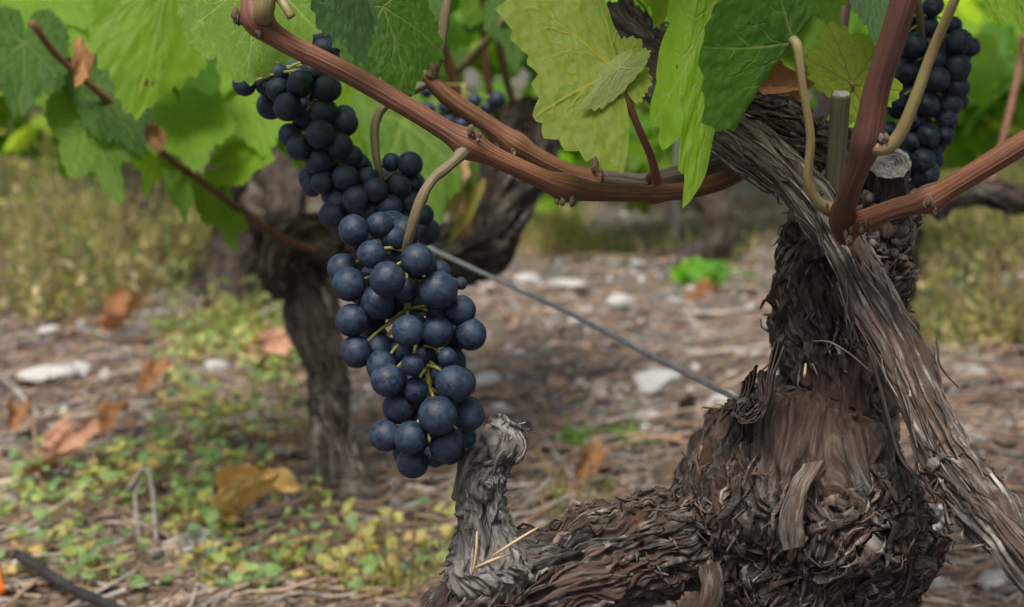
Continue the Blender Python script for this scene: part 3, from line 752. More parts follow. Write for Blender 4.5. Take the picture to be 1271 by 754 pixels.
def curl():
    mb = MB()
    D = .635
    view = np.array([0.25, .95, -.1]); view /= np.linalg.norm(view)
    for k in range(6):
        g = k * 2.6
        pts = [(975 - k * 6, 428 - k * 3), (962 - k * 4, 462), (956 - g * .8, 492), (946 - g * .4, 516 - g), (926 + g * .2, 524 - g), (914 + g, 514 - g * .6), (916 + g * 1.2, 500 + g * .2), (926 + g * .6, 496 + g * .3)]
        if k > 2: pts = pts[1:]
        ribbon(mb, ats([(x, y, D + .0006 * k) for x, y in pts]), view, .011 + .0012 * k, .0007, .62 + .05 * (k % 3), 46, k + 1)
    for k in range(4):
        pts = [(938 - k * 5, 455 + k * 6), (934 - k * 4, 480 + k * 3), (922 - k * 3, 500), (906 - k * 4, 508 + k * 5)]
        ribbon(mb, ats([(x, y, D + .012 + .003 * k) for x, y in pts]), view, .012, .0007, .3 + .1 * k, 26, k + 20)
    part('bark_curl', mb, M['bark'], TRUNK)
    # dark strand of loose bark hanging from the arm, and a thin white fibre
    mb = MB()
    tube(mb, ats([(1078, 430, .622), (1092, 480, .622), (1108, 540, .621), (1122, 575, .621), (1150, 598, .615), (1166, 603, .612)]), [.0008, .0009, .0009, .0007, .0005, .0004], .002, 8, tone=.45)
    tube(mb, ats([(1118, 565, .622), (1132, 600, .622), (1138, 640, .625), (1132, 668, .63)]), [.0006, .0006, .0005, .0004], .002, 8, tone=.45)
    tube(mb, ats([(1008, 424, .632), (1030, 425, .626), (1058, 442, .622), (1080, 462, .622)]), [.0003, .0004, .0004, .0003], .002, 6, tone=.9)
    part('bark_strand', mb, M['bark'], TRUNK)
    # a flake sticking out at the right of the knot, near the base of the burl
    mb = MB(); ribbon(mb, ats([(1118, 690, .665), (1135, 700, .655), (1152, 698, .652), (1163, 704, .65)]), np.array([0, .6, .8]), .005, .0007, .4, 14, 31)
    part('bark_flake', mb, M['bark'], TRUNK); mb = MB()
    ribbon(mb, ats([(1120, 670, .66), (1132, 700, .655), (1124, 735, .65)]), np.array([.5, .8, .2]), .008, .0008, .35, 16, 32)
    part('bark_flake', mb, M['bark'], TRUNK); mb = MB()
    ribbon(mb, ats([(880, 700, .64), (884, 735, .637), (868, 775, .637)]), np.array([.95, .2, .1]), .010, .0008, .4, 16, 33)
    part('bark_flake', mb, M['bark'], TRUNK); mb = MB()
    ribbon(mb, ats([(1010, 575, .632), (992, 605, .617), (982, 645, .611), (985, 680, .612)]), np.array([.95, .3, .1]), .011, .001, .75, 22, 34)
    part('bark_flake', mb, M['bark'], TRUNK)
    mb = MB(); tube(mb, ats([(1000, 452, .638), (999, 462, .635), (998, 469, .636)]), [.0005, .0006, .0005], .002, 6)
    part('catkin_husk', mb, M['straw'], TRUNK)
    # crust on the arm by the wire
    mb = MB()
    rg = np.random.default_rng(8)
    for k in range(60):
        c = at(rg.normal(1190, 12), rg.normal(640, 8), rg.normal(.60, .004)); a = rg.normal(size=(14, 3)); a /= np.linalg.norm(a, axis=1)[:, None]
        s = rg.uniform(.001, .0028)
        V, F = ICO1; V = V * (1 + .3 * pn(V * 2 + k, 1))[:, None]
        mb.add(c + V * s, F)
    part('white_crust', mb, M['crust'], MV)
def ico(sub):
    import bmesh
    bm = bmesh.new(); bmesh.ops.create_icosphere(bm, subdivisions=sub, radius=1)
    V = np.array([v.co[:] for v in bm.verts]); F = np.array([[v.index for v in f.verts] for f in bm.faces]); bm.free(); return V, F
ICO1, ICO2, ICO3 = ico(1), ico(2), ico(4)
curl()

# ---- canes of the main vine
def cane(rows, mat, name='cane', parent=None, seg=40, nodes=(), ridge=.00012, step=.0012, seed=0):
    P = ats(rows); r = np.array([q[3] / 2 * q[2] / FPX for q in rows])
    ctr = [at(*n[:3]) for n in nodes]
    mb = MB()
    Pr, rr, s = resample(P, r, step)
    def disp(rest, th, s, r_):
        d = ridge * np.sin(th * 14 + 3 * pn(rest * 40, seed))[...] + .0003 * pn(rest * np.array([120, 120, 30]), seed + 1)
        for c, n in zip(ctr, nodes):
            k = np.linalg.norm(Pr - c, axis=1)
            d = d + (n[3] * np.exp(-(k / n[4]) ** 2))[:, None]
        return d
    tube(mb, P, r, step, seg, True, disp)
    return part(name, mb, mat, parent or MV)
def bud(parent, px, py, d, s=.0035, seed=0, n=5):
    rg = np.random.default_rng(seed); mb = MB(); c = at(px, py, d)
    for k in range(n):
        V, F = ICO2
        V = V * np.array([.6, .7, 1.1]) * (1 + .5 * pn(V * 2.2 + k * 3 + seed, 2) + .25 * pn(V * 6 + k, 3))[:, None]
        W = c + (V * rg.uniform(.45, .95) + rg.normal(0, .42, 3)) * s
        mb.add(W, F, rest=W * 1.0)
    return part('bud', mb, M['bud'], parent)
c1 = cane([(322, -70, .60, 26), (316, -20, .60, 26), (318, 20, .60, 27), (350, 50, .602, 26), (430, 90, .606, 25), (514, 138, .612, 25), (580, 178, .618, 26), (640, 207, .626, 24), (702, 233, .636, 25), (760, 239, .652, 22), (830, 239, .675, 21), (885, 228, .695, 22), (935, 205, .715, 22)],
          M['cane'], nodes=[(582, 180, .618, .0022, .006), (702, 232, .636, .0020, .006), (814, 239, .668, .0012, .005), (322, 22, .60, .0022, .006)], seed=2)
bud(c1, 584, 163, .612, .0028, 1); bud(c1, 594, 170, .612, .0014, 2, 3); bud(c1, 700, 249, .632, .0026, 3); bud(c1, 806, 224, .664, .0022, 4, 4); bud(c1, 300, 22, .60, .0036, 5, 6); bud(c1, 318, 42, .598, .0024, 6, 4)
# pale petiole bases at the cane's upper node
p = cane([(334, -60, .588, 22), (332, -15, .588, 24), (328, 12, .590, 26), (326, 22, .594, 24)], M['petiole'], 'leaf_stalk', c1, ridge=.00004)
p = cane([(345, -8, .592, 14), (354, 8, .588, 11), (362, 22, .588, 11)], M['petiole'], 'leaf_stalk', c1, ridge=.00004)
c2 = cane([(528, 92, .70, 20), (560, 124, .70, 22), (610, 158, .702, 22), (648, 184, .705, 22), (700, 211, .71, 21), (742, 224, .715, 24)], M['cane'], nodes=[(640, 180, .704, .0016, .006), (742, 224, .715, .0012, .006)], seed=4)
bud(c2, 638, 190, .70, .002, 7, 4)
c2b = cane([(735, 222, .715, 20), (765, 222, .718, 20), (800, 226, .72, 22), (850, 216, .725, 26), (905, 200, .735, 28), (960, 190, .74, 30)], M['cane_grey'], 'old_spur', seed=6)
cane([(560, -20, .69, 11), (552, 20, .69, 12), (546, 60, .692, 14), (535, 95, .698, 17)], M['peduncle'], 'green_shoot', c2)
cane([(738, 172, .73, 9), (739, 195, .722, 9), (738, 215, .716, 11)], M['cane_dark'], 'side_shoot', c2)
bud(c2, 737, 211, .709, .0018, 9, 4)
# right-hand canes, nearer the camera
c3 = cane([(1136, -60, .545, 34), (1122, 0, .55, 34), (1104, 60, .558, 33), (1088, 112, .566, 32), (1077, 172, .574, 34), (1062, 216, .585, 27), (1050, 250, .60, 28), (1046, 272, .612, 34), (1050, 292, .625, 28)], M['cane_dark'], 'upright_cane', nodes=[(1076, 176, .574, .0010, .007)], seed=8)
bud(c3, 1100, 172, .566, .0019, 11, 4)
cane([(1200, -40, .535, 12), (1185, 0, .54, 12.5), (1158, 62, .552, 13.5), (1135, 125, .56, 15), (1117, 166, .566, 17), (1098, 184, .57, 19), (1076, 178, .574, 26)], M['petiole'], 'leaf_stalk', c3, ridge=.00004)
bud(c3, 1018, 240, .606, .0017, 12, 4); bud(c3, 1025, 254, .606, .0014, 13, 3); bud(c3, 1072, 277, .603, .0022, 14, 5); bud(c3, 1052, 294, .606, .0026, 15, 6)
c4 = cane([(1055, 282, .615, 30), (1080, 271, .606, 26), (1110, 260, .598, 25), (1156, 246, .588, 26), (1215, 212, .575, 27), (1280, 172, .562, 28), (1380, 110, .545, 28)], M['cane'], 'side_cane', nodes=[(1154, 247, .588, .0016, .005)], seed=10)
bud(c4, 1151, 253, .577, .0024, 16, 5); bud(c4, 1160, 262, .578, .0015, 17, 3)
c5 = cane([(1056, -60, .86, 17), (1049, 0, .85, 17), (1040, 60, .84, 18), (1034, 92, .83, 20), (1022, 132, .80, 20), (1008, 170, .76, 20)], M['cane_dark'], 'back_cane', nodes=[(1040, 62, .84, .001, .006)])
bud(c5, 1055, 58, .835, .002, 18, 4)

def shade_canopy():
    # unseen crown leaves above the frame, added to shade the trunk
    rg = np.random.default_rng(15); C = []
    for k in range(70):
        C.append([rg.uniform(-.08, .45), rg.uniform(.50, .95), rg.uniform(.50, .80)])
    C = np.array(C); mb = MB(); leaf_cloud(mb, C, rg.normal(size=(len(C), 3)) * .5, (.05, .085), rg, LIMB_G, upmix=.8)
    part('foliage', mb, M['foliage'], MV)
shade_canopy()
def head_clutter():
    # knobs and torn bark round the head
    rg = np.random.default_rng(12)
    mb = MB()
    for k in range(12):
        px, py = rg.uniform(1000, 1125), rg.uniform(190, 320)
        V, F = ICO2; V = V * (1 + .45 * pn(V * 1.6 + k * 7, 3))[:, None] * rg.uniform(.5, 1.1, 3)
        W = at(px, py, rg.uniform(.665, .70)) + V * rg.uniform(.002, .007)
        mb.add(W, F, rest=W, tone=np.full(len(W), rg.uniform(.2, .7)))
    part('head_knobs', mb, M['bark'], MV)
head_clutter()

# ---- foreground leaves of the main vine
def vleaf(base, tip, side, mat, parent=None, petiole=None, pm='petiole', **k):
    o = part('leaf', leaf_mb(at(*base), at(*tip), at(*side), **k), M[mat], parent or MV)
    if petiole:
        P = ats(petiole); r = np.array([q[3] / 2 * q[2] / FPX for q in petiole]); mb = MB(); tube(mb, P, r, .0015, 20)
        part('petiole', mb, M[pm], o)
    return o
# broad leaf behind the cane, top left
vleaf((318, -34, .645), (302, 99, .612), (206, 24, .630), 'leaf_under', seed=1, lobe=.05, teeth=.055, nteeth=36, cup=-.05, droop=.02, wave=.05, halfw=.86)
# folded bluish leaf in front of cane
vleaf((425, -70, .575), (452, 88, .590), (372, -10, .575), 'leaf_glauc', seed=2, lobe=.35, teeth=.06, cup=.25, droop=.1, halfw=.9, folds=[((-.22, .2), (-.25, 1), 1.9, .10)])
# dark green leaf hanging beside it
vleaf((475, 8, .645), (512, 116, .64), (398, 40, .63), 'leaf_dark', seed=3, lobe=.25, teeth=.06, nteeth=34, cup=-.12, droop=.12, wave=.06, halfw=.92, petiole=[(474, 8, .646, 7), (470, -25, .66, 7)])
# large yellow-green leaf, its right lobe folded over to show the pale underside
lf = vleaf((768, 90, .611), (714, -92, .635), (626, 118, .598), 'leaf_yellow', seed=4, lobe=.55, teeth=.065, nteeth=30, cup=.04, droop=-.03, wave=.05, halfw=.92, asym=(1.0, .36), basal=.62)
vleaf((770, 84, .606), (702, 150, .597), (797, 100, .606), 'leaf_pale', lf, seed=6, pucker=.01, lobe=.2, teeth=.06, nteeth=26, cup=.12, droop=.05, halfw=.9, asym=(.9, .55),
      petiole=[(769, 90, .6095, 6), (773, 102, .610, 8), (781, 130, .612, 9), (795, 165, .622, 9.5), (808, 195, .64, 10), (816, 226, .66, 12)], pm='petiole_red')
# big curled leaf before the front arm: dark near half drooping from its stalk, bright far half hanging behind
lf = vleaf((986, 52, .585), (872, 206, .560), (872, -22, .568), 'leaf_dark', seed=7, lobe=.12, teeth=.035, nteeth=30, cup=.12, droop=-.12, wave=.03, halfw=.9, asym=(1, .4), folds=[((.03, 0), (.02, 1), -3.0, .03)],
      petiole=[(984, 50, .584, 13), (990, 60, .582, 13), (996, 106, .585, 10.5), (1006, 170, .592, 11), (1003, 222, .60, 12), (1014, 250, .606, 14), (1034, 262, .612, 20)])
vleaf((898, -22, .60), (856, 292, .585), (806, 120, .585), 'leaf_bright', lf, seed=8, lobe=.3, teeth=.075, nteeth=24, cup=-.05, droop=-.03, halfw=.9, asym=(1, .75), folds=[((.36, 0), (.06, -1), -0.75, .25)])
# small lime leaf seen almost edge-on
vleaf((1057, 104, .66), (1096, 46, .65), (990, 66, .69), 'leaf_lime', seed=9, lobe=.4, teeth=.07, nteeth=28, cup=-.15, droop=.05, halfw=.9, petiole=[(1057, 103, .656, 5), (1062, 122, .662, 6), (1066, 150, .67, 6)])
# leaves at the top edge
vleaf((1075, -30, .64), (1092, 52, .63), (1052, 5, .63), 'leaf_glauc', seed=10, lobe=.2, teeth=.06, nteeth=34, cup=.1, halfw=.85)
vleaf((1010, -25, .70), (1040, 34, .69), (980, 10, .70), 'leaf', seed=11, lobe=.4, cup=.1)
vleaf((1240, -70, .60), (1288, 60, .58), (1205, -8, .60), 'leaf_bright', seed=12, lobe=.4, cup=.1, teeth=.06)
vleaf((835, -40, .70), (812, 32, .69), (788, 0, .70), 'leaf_yellow', seed=13, lobe=.4, cup=.1)
vleaf((900, -40, .70), (918, 28, .69), (870, 0, .70), 'leaf_glauc', seed=14, lobe=.4, cup=.1)

# ================================================================== GRAPES
def grape_mesh(name, seed, wrinkle=0.0, mat='grape'):
    V, F = ICO3
    d = 1 + .018 * pn(V * 1.3, seed)
    if wrinkle:
        q = V + .25 * np.stack([pn(V * 2, seed + 1), pn(V * 2, seed + 2), pn(V * 2, seed + 3)], -1)
        d = d + .05 * pn(V * 1.2, seed + 9) - wrinkle * np.clip(1 - np.abs(pn(q * np.array([2.6, 2.6, 1.2]), seed + 4)) * 6, 0, 1) * sstep(-.3, .3, pn(V * 1.3, seed + 6))
    W = V * d[:, None]
    # dimple at the flower scar (-Z) 
    c = np.exp(-((1 + V[:, 2]) / .012) ** 2); W = W * (1 - .02 * c)[:, None]
    return mk_mesh(name, W, F, M[mat])
GM = [grape_mesh('grape', 200 + k) for k in range(5)]
GW = [grape_mesh('grape', 300 + k, .15 if k % 3 else .05, 'grape_wrinkled') for k in range(6)]
def bunch(label, D, front, axis, wr=False, back=True, ped=None, seed=0, group='grape bunches'):
    rg = np.random.default_rng(seed)
    A = ats([(x, y, D + .009) for x, y in axis]); A, _, _ = resample(A, np.ones(len(A)), .002)
    root = thing('grape_bunch', label, 'grapes', tuple(A[0]), group)
    G = []
    for q in front:
        px, py, r = q[:3]; lay = q[3] if len(q) > 3 else 0
        d = D - .010 + lay * .012
        a = A[np.argmin([(pix(v)[0] - px) ** 2 + (pix(v)[1] - py) ** 2 for v in A])]
        off = math.hypot(pix(a)[0] - px, pix(a)[1] - py) / 80.0
        d += .012 * min(1, off) ** 2
        G.append((at(px, py, d), r * d / FPX, lay))
    n0 = len(G)
    if back:
        for k in range(len(G)):
            c, r, lay = G[k]
            ax = A[np.argmin(np.linalg.norm(A - c, axis=1))]
            for tr in range(12):
                p_ = c * .66 + ax * .34 + FWD * rg.uniform(.012, .024) + rg.normal(0, .003, 3)
                rr = rg.uniform(.0058, .0075)
                if all(np.linalg.norm(p_ - g[0]) > .80 * (rr + g[1]) for g in G): G.append((p_, rr, 2)); break
            if len(G) >= 96: break
    sb = MB()
    tube(sb, A, np.linspace(.0019, .0009, len(A)), .002, 10)
    ms = GW if wr else GM
    for k, (c, r, lay) in enumerate(G):
        i = np.argmin(np.linalg.norm(A - c, axis=1)); i = max(0, i - 4); a = A[i]
        m_ = (a + c) / 2 + np.array([0, 0, .002])
        tube(sb, [a, m_, c - (c - m_) * .2], [.0009, .0007, .0008], .003, 7)
        o = bpy.data.objects.new('grape', ms[rg.integers(len(ms))]); COL.objects.link(o); o.parent = root
        o.location = Vector(c - A[0]); 
        e = (rg.uniform(.96, 1.04), rg.uniform(.96, 1.04), rg.uniform(.95, 1.03)) if not wr else (rg.uniform(.92, 1.1), rg.uniform(.92, 1.05), rg.uniform(.9, 1.05))
        o.scale = Vector(e) * float(r)
        dv = Vector(c - a).normalized() + Vector((rg.normal(0, .35), rg.normal(-.25, .3), rg.normal(-.35, .3)))
        o.rotation_euler = (-dv).to_track_quat('Z', 'Y').to_euler()
        o.rotation_euler.rotate_axis('Z', rg.uniform(0, 6))
    part('stem', sb, M['stem'], root)
    if ped:
        mb = MB(); tube(mb, ats(ped), [q[3] / 2 * q[2] / FPX for q in ped], .0015, 24, disp=lambda q, th, s, r: .0003 * pn(q * 120, 2))
        part('peduncle', mb, M['peduncle'], root)
    return root
main = [(439, 286, 19.5, 0), (472, 280, 17.5, .8), (461, 316, 18.5, 0), (425, 333, 19, .8), (433, 353, 21.5, 0), (481, 347, 23.5, -.6), (518, 323, 20, -.3), (544, 361, 24, 0), (469, 375, 22, .7),
        (503, 361, 16, .8), (437, 398, 21, .2), (506, 411, 20.5, -.5), (571, 386, 20, .5), (584, 415, 20.5, .4), (543, 412, 20, .6), (488, 296, 16, 1.2), (546, 337, 14, 1.6), (442, 437, 20.5, .2), (470, 432, 19, 1.2),
        (474, 455, 20, .6), (481, 472, 21.5, -.3), (512, 453, 14.5, -.2), (555, 444, 12.5, .2), (548, 466, 13, 1), (516, 484, 16.5, .4), (564, 477, 24, -.4), (543, 516, 24.5, -.9), (581, 515, 21, .2), (495, 506, 21, .6),
        (478, 541, 20, .2), (510, 543, 20.5, -.6), (553, 553, 21, -.2), (512, 575, 20, .3), (540, 566, 15, 1), (577, 543, 14, 1.2), (525, 440, 16, 1.6), (545, 395, 17, 1.4), (497, 436, 17, 1.6), (572, 352, 8, 2), (520, 520, 15, 1.4), (456, 300, 6, .6)]
bunch('sharply focused dusty blue grape bunch hanging free below the nearest cane', .622, main, [(503, 312), (508, 350), (506, 385), (520, 430), (532, 470), (530, 520), (522, 560)],
      ped=[(579, 184, .616, 20), (563, 201, .613, 14), (548, 213, .611, 15), (538, 222, .61, 12.5), (525, 242, .608, 13), (514, 272, .609, 13), (507, 298, .613, 12), (503, 316, .619, 10)], seed=1)
upper = [(303, 105, 15), (330, 106, 13, 1), (345, 112, 15, .8), (371, 107, 16, .6), (357, 133, 18, 0), (373, 103, 16, 0), (407, 110, 17, 0), (388, 91, 15, .8), (402, 139, 17, .3), (428, 153, 17, .5), (397, 167, 18, -.3), (360, 168, 15, .8), (372, 183, 17, .1), (421, 181, 17, .3), (436, 194, 15, .7),
         (446, 203, 13, 1), (396, 201, 17, .4), (401, 227, 15, .3), (388, 232, 13, .8), (429, 221, 17, .2), (456, 221, 13, .4), (441, 248, 17, -.2), (466, 236, 16, -.1), (496, 231, 15, .2), (509, 204, 16, .1), (486, 202, 12, .6), (484, 257, 16, .2), (421, 251, 15, .4),
         (413, 267, 18, .2), (462, 261, 14, .5), (509, 252, 15, .5), (513, 229, 13, .8), (500, 274, 15, .6), (525, 267, 14, .7), (523, 284, 13, .8), (396, 48, 12, .8), (402, 62, 15, .6), (385, 70, 14, 1), (376, 150, 13, 1.2), (345, 92, 14, 1.2), (318, 96, 12, 1.3), (475, 275, 14, 1)]
bunch('larger dark blue grape bunch in two lobes behind the nearest cane, above the sharp one', .700, upper, [(400, 55), (392, 110), (400, 160), (420, 200), (445, 235), (475, 255)],
      ped=[(530, 104, .70, 12), (505, 117, .70, 11), (478, 132, .70, 11), (467, 150, .70, 11), (465, 175, .70, 11), (469, 205, .70, 10), (474, 228, .703, 8)], seed=2)
right = [(1158, 8, 14), (1152, 33, 14, .5), (1182, 33, 13, .5), (1190, 53, 16.5), (1205, 59, 12, .8), (1134, 56, 16), (1118, 50, 14, .6), (1161, 74, 14.5, .2), (1188, 86, 17), (1163, 99, 17, -.3), (1127, 89, 18, .8), (1188, 109, 15, .3), (1110, 125, 15), (1152, 131, 15.5),
         (1179, 131, 15, .4), (1193, 127, 10, .9), (1175, 148, 15, .4), (1137, 151, 12, .5), (1152, 169, 15), (1172, 169, 13, .3), (1132, 177, 13, .2), (1145, 199, 16), (1150, 216, 17, .3), (1120, 197, 13, .2), (1158, 188, 10, 1), (1102, 162, 12, .6), (1126, 229, 10, 1), (1127, 216, 13, .8), (1130, 118, 16, 1.2), (1145, 110, 14, 1), (1118, 30, 13, 1)]
bunch('slightly shrivelled dark grape bunch at the right behind the upright cane', .76, right, [(1146, 20), (1152, 60), (1155, 110), (1152, 160), (1142, 205)], wr=True,
      ped=[(1132, -50, .72, 9), (1139, 0, .735, 9), (1144, 40, .75, 9), (1148, 62, .757, 7)], seed=3)
small = [(529, 114, 8), (531, 136, 9.5), (554, 133, 10.5), (589, 125, 9), (617, 124, 10.5), (556, 152, 9), (585, 148, 9), (570, 140, 9, .5), (573, 155, 8), (543, 148, 8, .6), (604, 135, 8, .7), (600, 150, 7, .5)]
bunch('small blurred grape cluster behind the second cane near the top middle', 1.12, small, [(575, 105), (578, 130), (580, 150)], seed=4, back=False)
bunch('few blurred dark berries among the left leaves below the big bright leaf', 1.12, [(140, 124, 7), (147, 133, 7.5), (172, 156, 6), (152, 128, 6, .5), (108, 186, 6), (176, 150, 5)], [(150, 110), (155, 130), (165, 150)], seed=5, back=False)

# dry leaf stuck on the back arm
def dryleaf(px, py, d, size, mat, label, seed, ang=0.0, up=(0, -.4, 1), folds=True, name='dry_leaf', cat='leaf', group='dry fallen leaves', stalk=None, onground=True):
    rg = np.random.default_rng(seed)
    if onground:
        x, y = gxy(px, py); c = np.array([x, y, float(gz(x, y)) + .034])
    else: c = at(px, py, d)
    n = np.array(up, float) + rg.normal(0, .15, 3); n /= np.linalg.norm(n)
    yv = np.array([math.cos(ang), math.sin(ang), 0]); yv -= n * (yv @ n); yv /= np.linalg.norm(yv); xv = np.cross(yv, n)
    b = c - yv * size * .4
    f = [((.3, .3), (.5, 1), rg.uniform(.5, 1.1), .3), ((-.3, .2), (-.3, -1), rg.uniform(.4, 1.2), .3), ((0, .55), (-1, .2 * rg.normal()), -rg.uniform(.2, .9), .3)] if folds else []
    mb = leaf_mb(b, b + yv * size, b + xv * size * .75, seed=seed, lobe=.6, teeth=.06, nteeth=24, nphi=220, nrho=26, cup=rg.uniform(-.1, .45), droop=rg.uniform(-.3, .3), wave=.55, pucker=.09, folds=f)
    root = thing(name, label, cat, tuple(c), group)
    part('blade', mb, M[mat], root)
    pb = MB(); q = b - yv * size * .35 + np.array([0, 0, .004]) if stalk is None else stalk
    tube(pb, [b, (b + q) / 2 + np.array([0, 0, .003]), q], [.0010, .0009, .0008], .003, 8)
    part('stalk', pb, M['twig'], root)
dryleaf(962, 116, .70, .030, 'leaf_dry', 'curled orange dead leaf resting on the old arm behind the drooping green leaf', 61, .1, (0.1, -1, .35), onground=False)

# ================================================================== WIRE, HOSE, TWIGS
mb = MB()
tube(mb, ats([(430, 262, 1.30, 0), (520, 302, 1.12), (545, 314, 1.08), (575, 328, 1.03), (605, 342, 1.0), (700, 386, .93), (800, 438, .87), (916, 497, .82), (1040, 562, .78), (1150, 622, .745), (1240, 672, .72), (1400, 765, .68)]), [.0014] * 12, .004, 12)
solo('trellis_wire', mb, M['wire'], 'grey galvanised wire running slantwise behind the main trunk', 'wire')
def gpts(rows):
    o = []
    for px, py, h in rows:
        x, y = gxy(px, py); o.append([x, y, float(gz(x, y)) + h])
    return np.array(o)
mb = MB(); tube(mb, gpts([(4, 722, .020), (24, 738, .026), (60, 764, .027), (95, 784, .026), (140, 808, .026), (200, 840, .024)]), [.0036, .0038, .0036, .0036, .0036, .0036], .004, 16, disp=lambda q, th, s, r: .0006 * pn(q * 60, 1))
solo('hose', mb, M['hose'], 'short length of black hose lying at the lower left corner', 'hose')
mb = MB()
P_ = gpts([(-22, 722, .03), (-10, 740, .02), (-2, 768, .012)])
tube(mb, P_, [.006, .006, .006], .003, 14)
solo('orange_strap', mb, M['orange'], 'scrap of bright orange plastic tube at the lower left edge', 'plastic tube')
TW = [([(22, 486, .01), (60, 440, .02), (110, 396, .03), (135, 382, .04)], .0022, 'twig', 'tan bent twig rising from the soil left of the weeds'),
      ([(0, 487, .012), (25, 508, .012), (48, 524, .01)], .0042, 'twig_grey', 'pale grey thick stick at the left edge beside white stones'),
      ([(385, 540, .04), (398, 570, .03), (420, 600, .012), (450, 618, .01)], .0022, 'twig_grey', 'thin grey twig curving round the foot of the left vine'),
      ([(160, 640, .02), (180, 640, .035), (190, 660, .04), (195, 690, .015)], .0020, 'twig_grey', 'forked grey twig arching over the green ground plants'),
      ([(180, 645, .03), (170, 665, .03), (176, 700, .01)], .0016, 'twig_grey', 'short grey twig prong beside the arching twig'),
      ([(110, 560, .01), (150, 500, .015), (205, 455, .012)], .0017, 'twig', 'long thin brown twig between left weeds and ground plants'),
      ([(640, 470, .008), (760, 455, .012), (880, 430, .008)], .0018, 'twig', 'long straight brown twig on the litter behind the wire'),
      ([(660, 520, .008), (700, 580, .01), (720, 600, .008)], .0026, 'twig_grey', 'short grey branch piece on the litter between dead stub and trunk'),
      ([(620, 410, .006), (700, 440, .008), (735, 470, .006)], .0015, 'twig', 'thin brown twig lying right beside the sharp grapes'),
      ([(1130, 560, .01), (1200, 520, .02), (1275, 510, .012)], .0020, 'twig', 'brown twig on the ground right of the ridged arm'),
      ([(1160, 700, .008), (1210, 712, .012), (1271, 720, .01)], .0022, 'twig', 'brown twig at the lower right corner by pale stones'),
      ([(330, 690, .006), (322, 712, .008), (310, 680, .006)], .0012, 'twig', 'short reddish stalk under the yellow fallen leaf'),
      ([(60, 640, .01), (46, 580, .03), (40, 540, .045)], .0020, 'twig', 'upright tan twig among left litter near the orange leaf')]
for rows, r, m, lab in TW:
    mb = MB(); P_ = gpts(rows); tube(mb, P_, np.linspace(r, r * .6, len(P_)), .006, 9, disp=lambda q, th, s, r_: .15 * r * pn(q * 90, 3))
    solo('twig', mb, M[m], lab, 'twig', 'twigs on the ground', org=P_[0])

# fallen leaves on the ground
GL = [(188, 338, .085, 'leaf_peach', 'peach curled dead leaf near the left weeds, farthest of the fallen leaves', 2.6), (347, 458, .055, 'leaf_peach', 'small peach dead leaf beside the left vine trunk', .3),
      (95, 596, .064, 'leaf_peach', 'long reddish dead leaf curled on the soil at left', .5), (148, 556, .035, 'leaf_dry', 'small russet dead leaf half hidden by green plants', 1.0), (25, 545, .045, 'leaf_dry', 'brown dead leaf at the left edge beside the grey stick', 2.0),
      (328, 650, .062, 'leaf_gold', 'yellow fallen leaf with orange edge among the green ground plants', .2), (168, 418, .06, 'leaf_dry', 'brown crumpled leaf above the twig at left', .5), (200, 500, .04, 'leaf_dry', 'dark brown dead leaf amid the left ground plants', 1.2),
      (740, 600, .040, 'leaf_dry', 'dark brown dead leaf on litter between stub and trunk', 1.2), (880, 385, .045, 'leaf_dry', 'small tan dead leaf behind the main trunk', .4), (1185, 660, .03, 'leaf_dry', 'tiny brown dead leaf under the wire right of the knotted trunk', .4)]
for k, (px, py, s, m, lab, a) in enumerate(GL): dryleaf(px, py + (22 if m == 'leaf_gold' else 8), 0, s * (.72 if m != 'leaf_gold' else .85), m, lab, 70 + k, a, up=(0, -.55, .9) if k in (0, 1, 2, 5) else (0, -.15, 1))

# stones
def stone_mesh(seed, mat):
    V, F = ico(3); rg = np.random.default_rng(seed)
    for k in range(9):     # chip flat facets off
        n = rg.normal(size=3); n /= np.linalg.norm(n); h = rg.uniform(.55, .85); d = V @ n - h; V = V - np.clip(d, 0, None)[:, None] * n
    V = V * (1 + .06 * pn(V * 3, seed) + .03 * pn(V * 9, seed))[:, None] * np.array([1, rg.uniform(.6, .95), rg.uniform(.35, .6)])
    return mk_mesh('stone', V, F, M[mat])
SM = [stone_mesh(400 + k, 'stone') for k in range(5)]; SG = [stone_mesh(420 + k, 'stone_grey') for k in range(3)]
def stone(px, py, w, lab, seed, ms=None):
    rg = np.random.default_rng(seed); x, y = gxy(px, py)
    d = math.sqrt(x * x + y * y + CAM_H ** 2)
    ms = ms or SM; o = bpy.data.objects.new('stone', ms[seed % len(ms)]); COL.objects.link(o)
    s = w / 2 * d / FPX * 1.3; o.scale = (s, s * .9, s * .8); o.location = (x, y, float(gz(x, y)) + s * .26 + .004)
    o.rotation_euler = (rg.normal(0, .15), rg.normal(0, .15), rg.uniform(-.4, .4))
    return tag(o, lab, 'stone', 'pale stones on the ground')
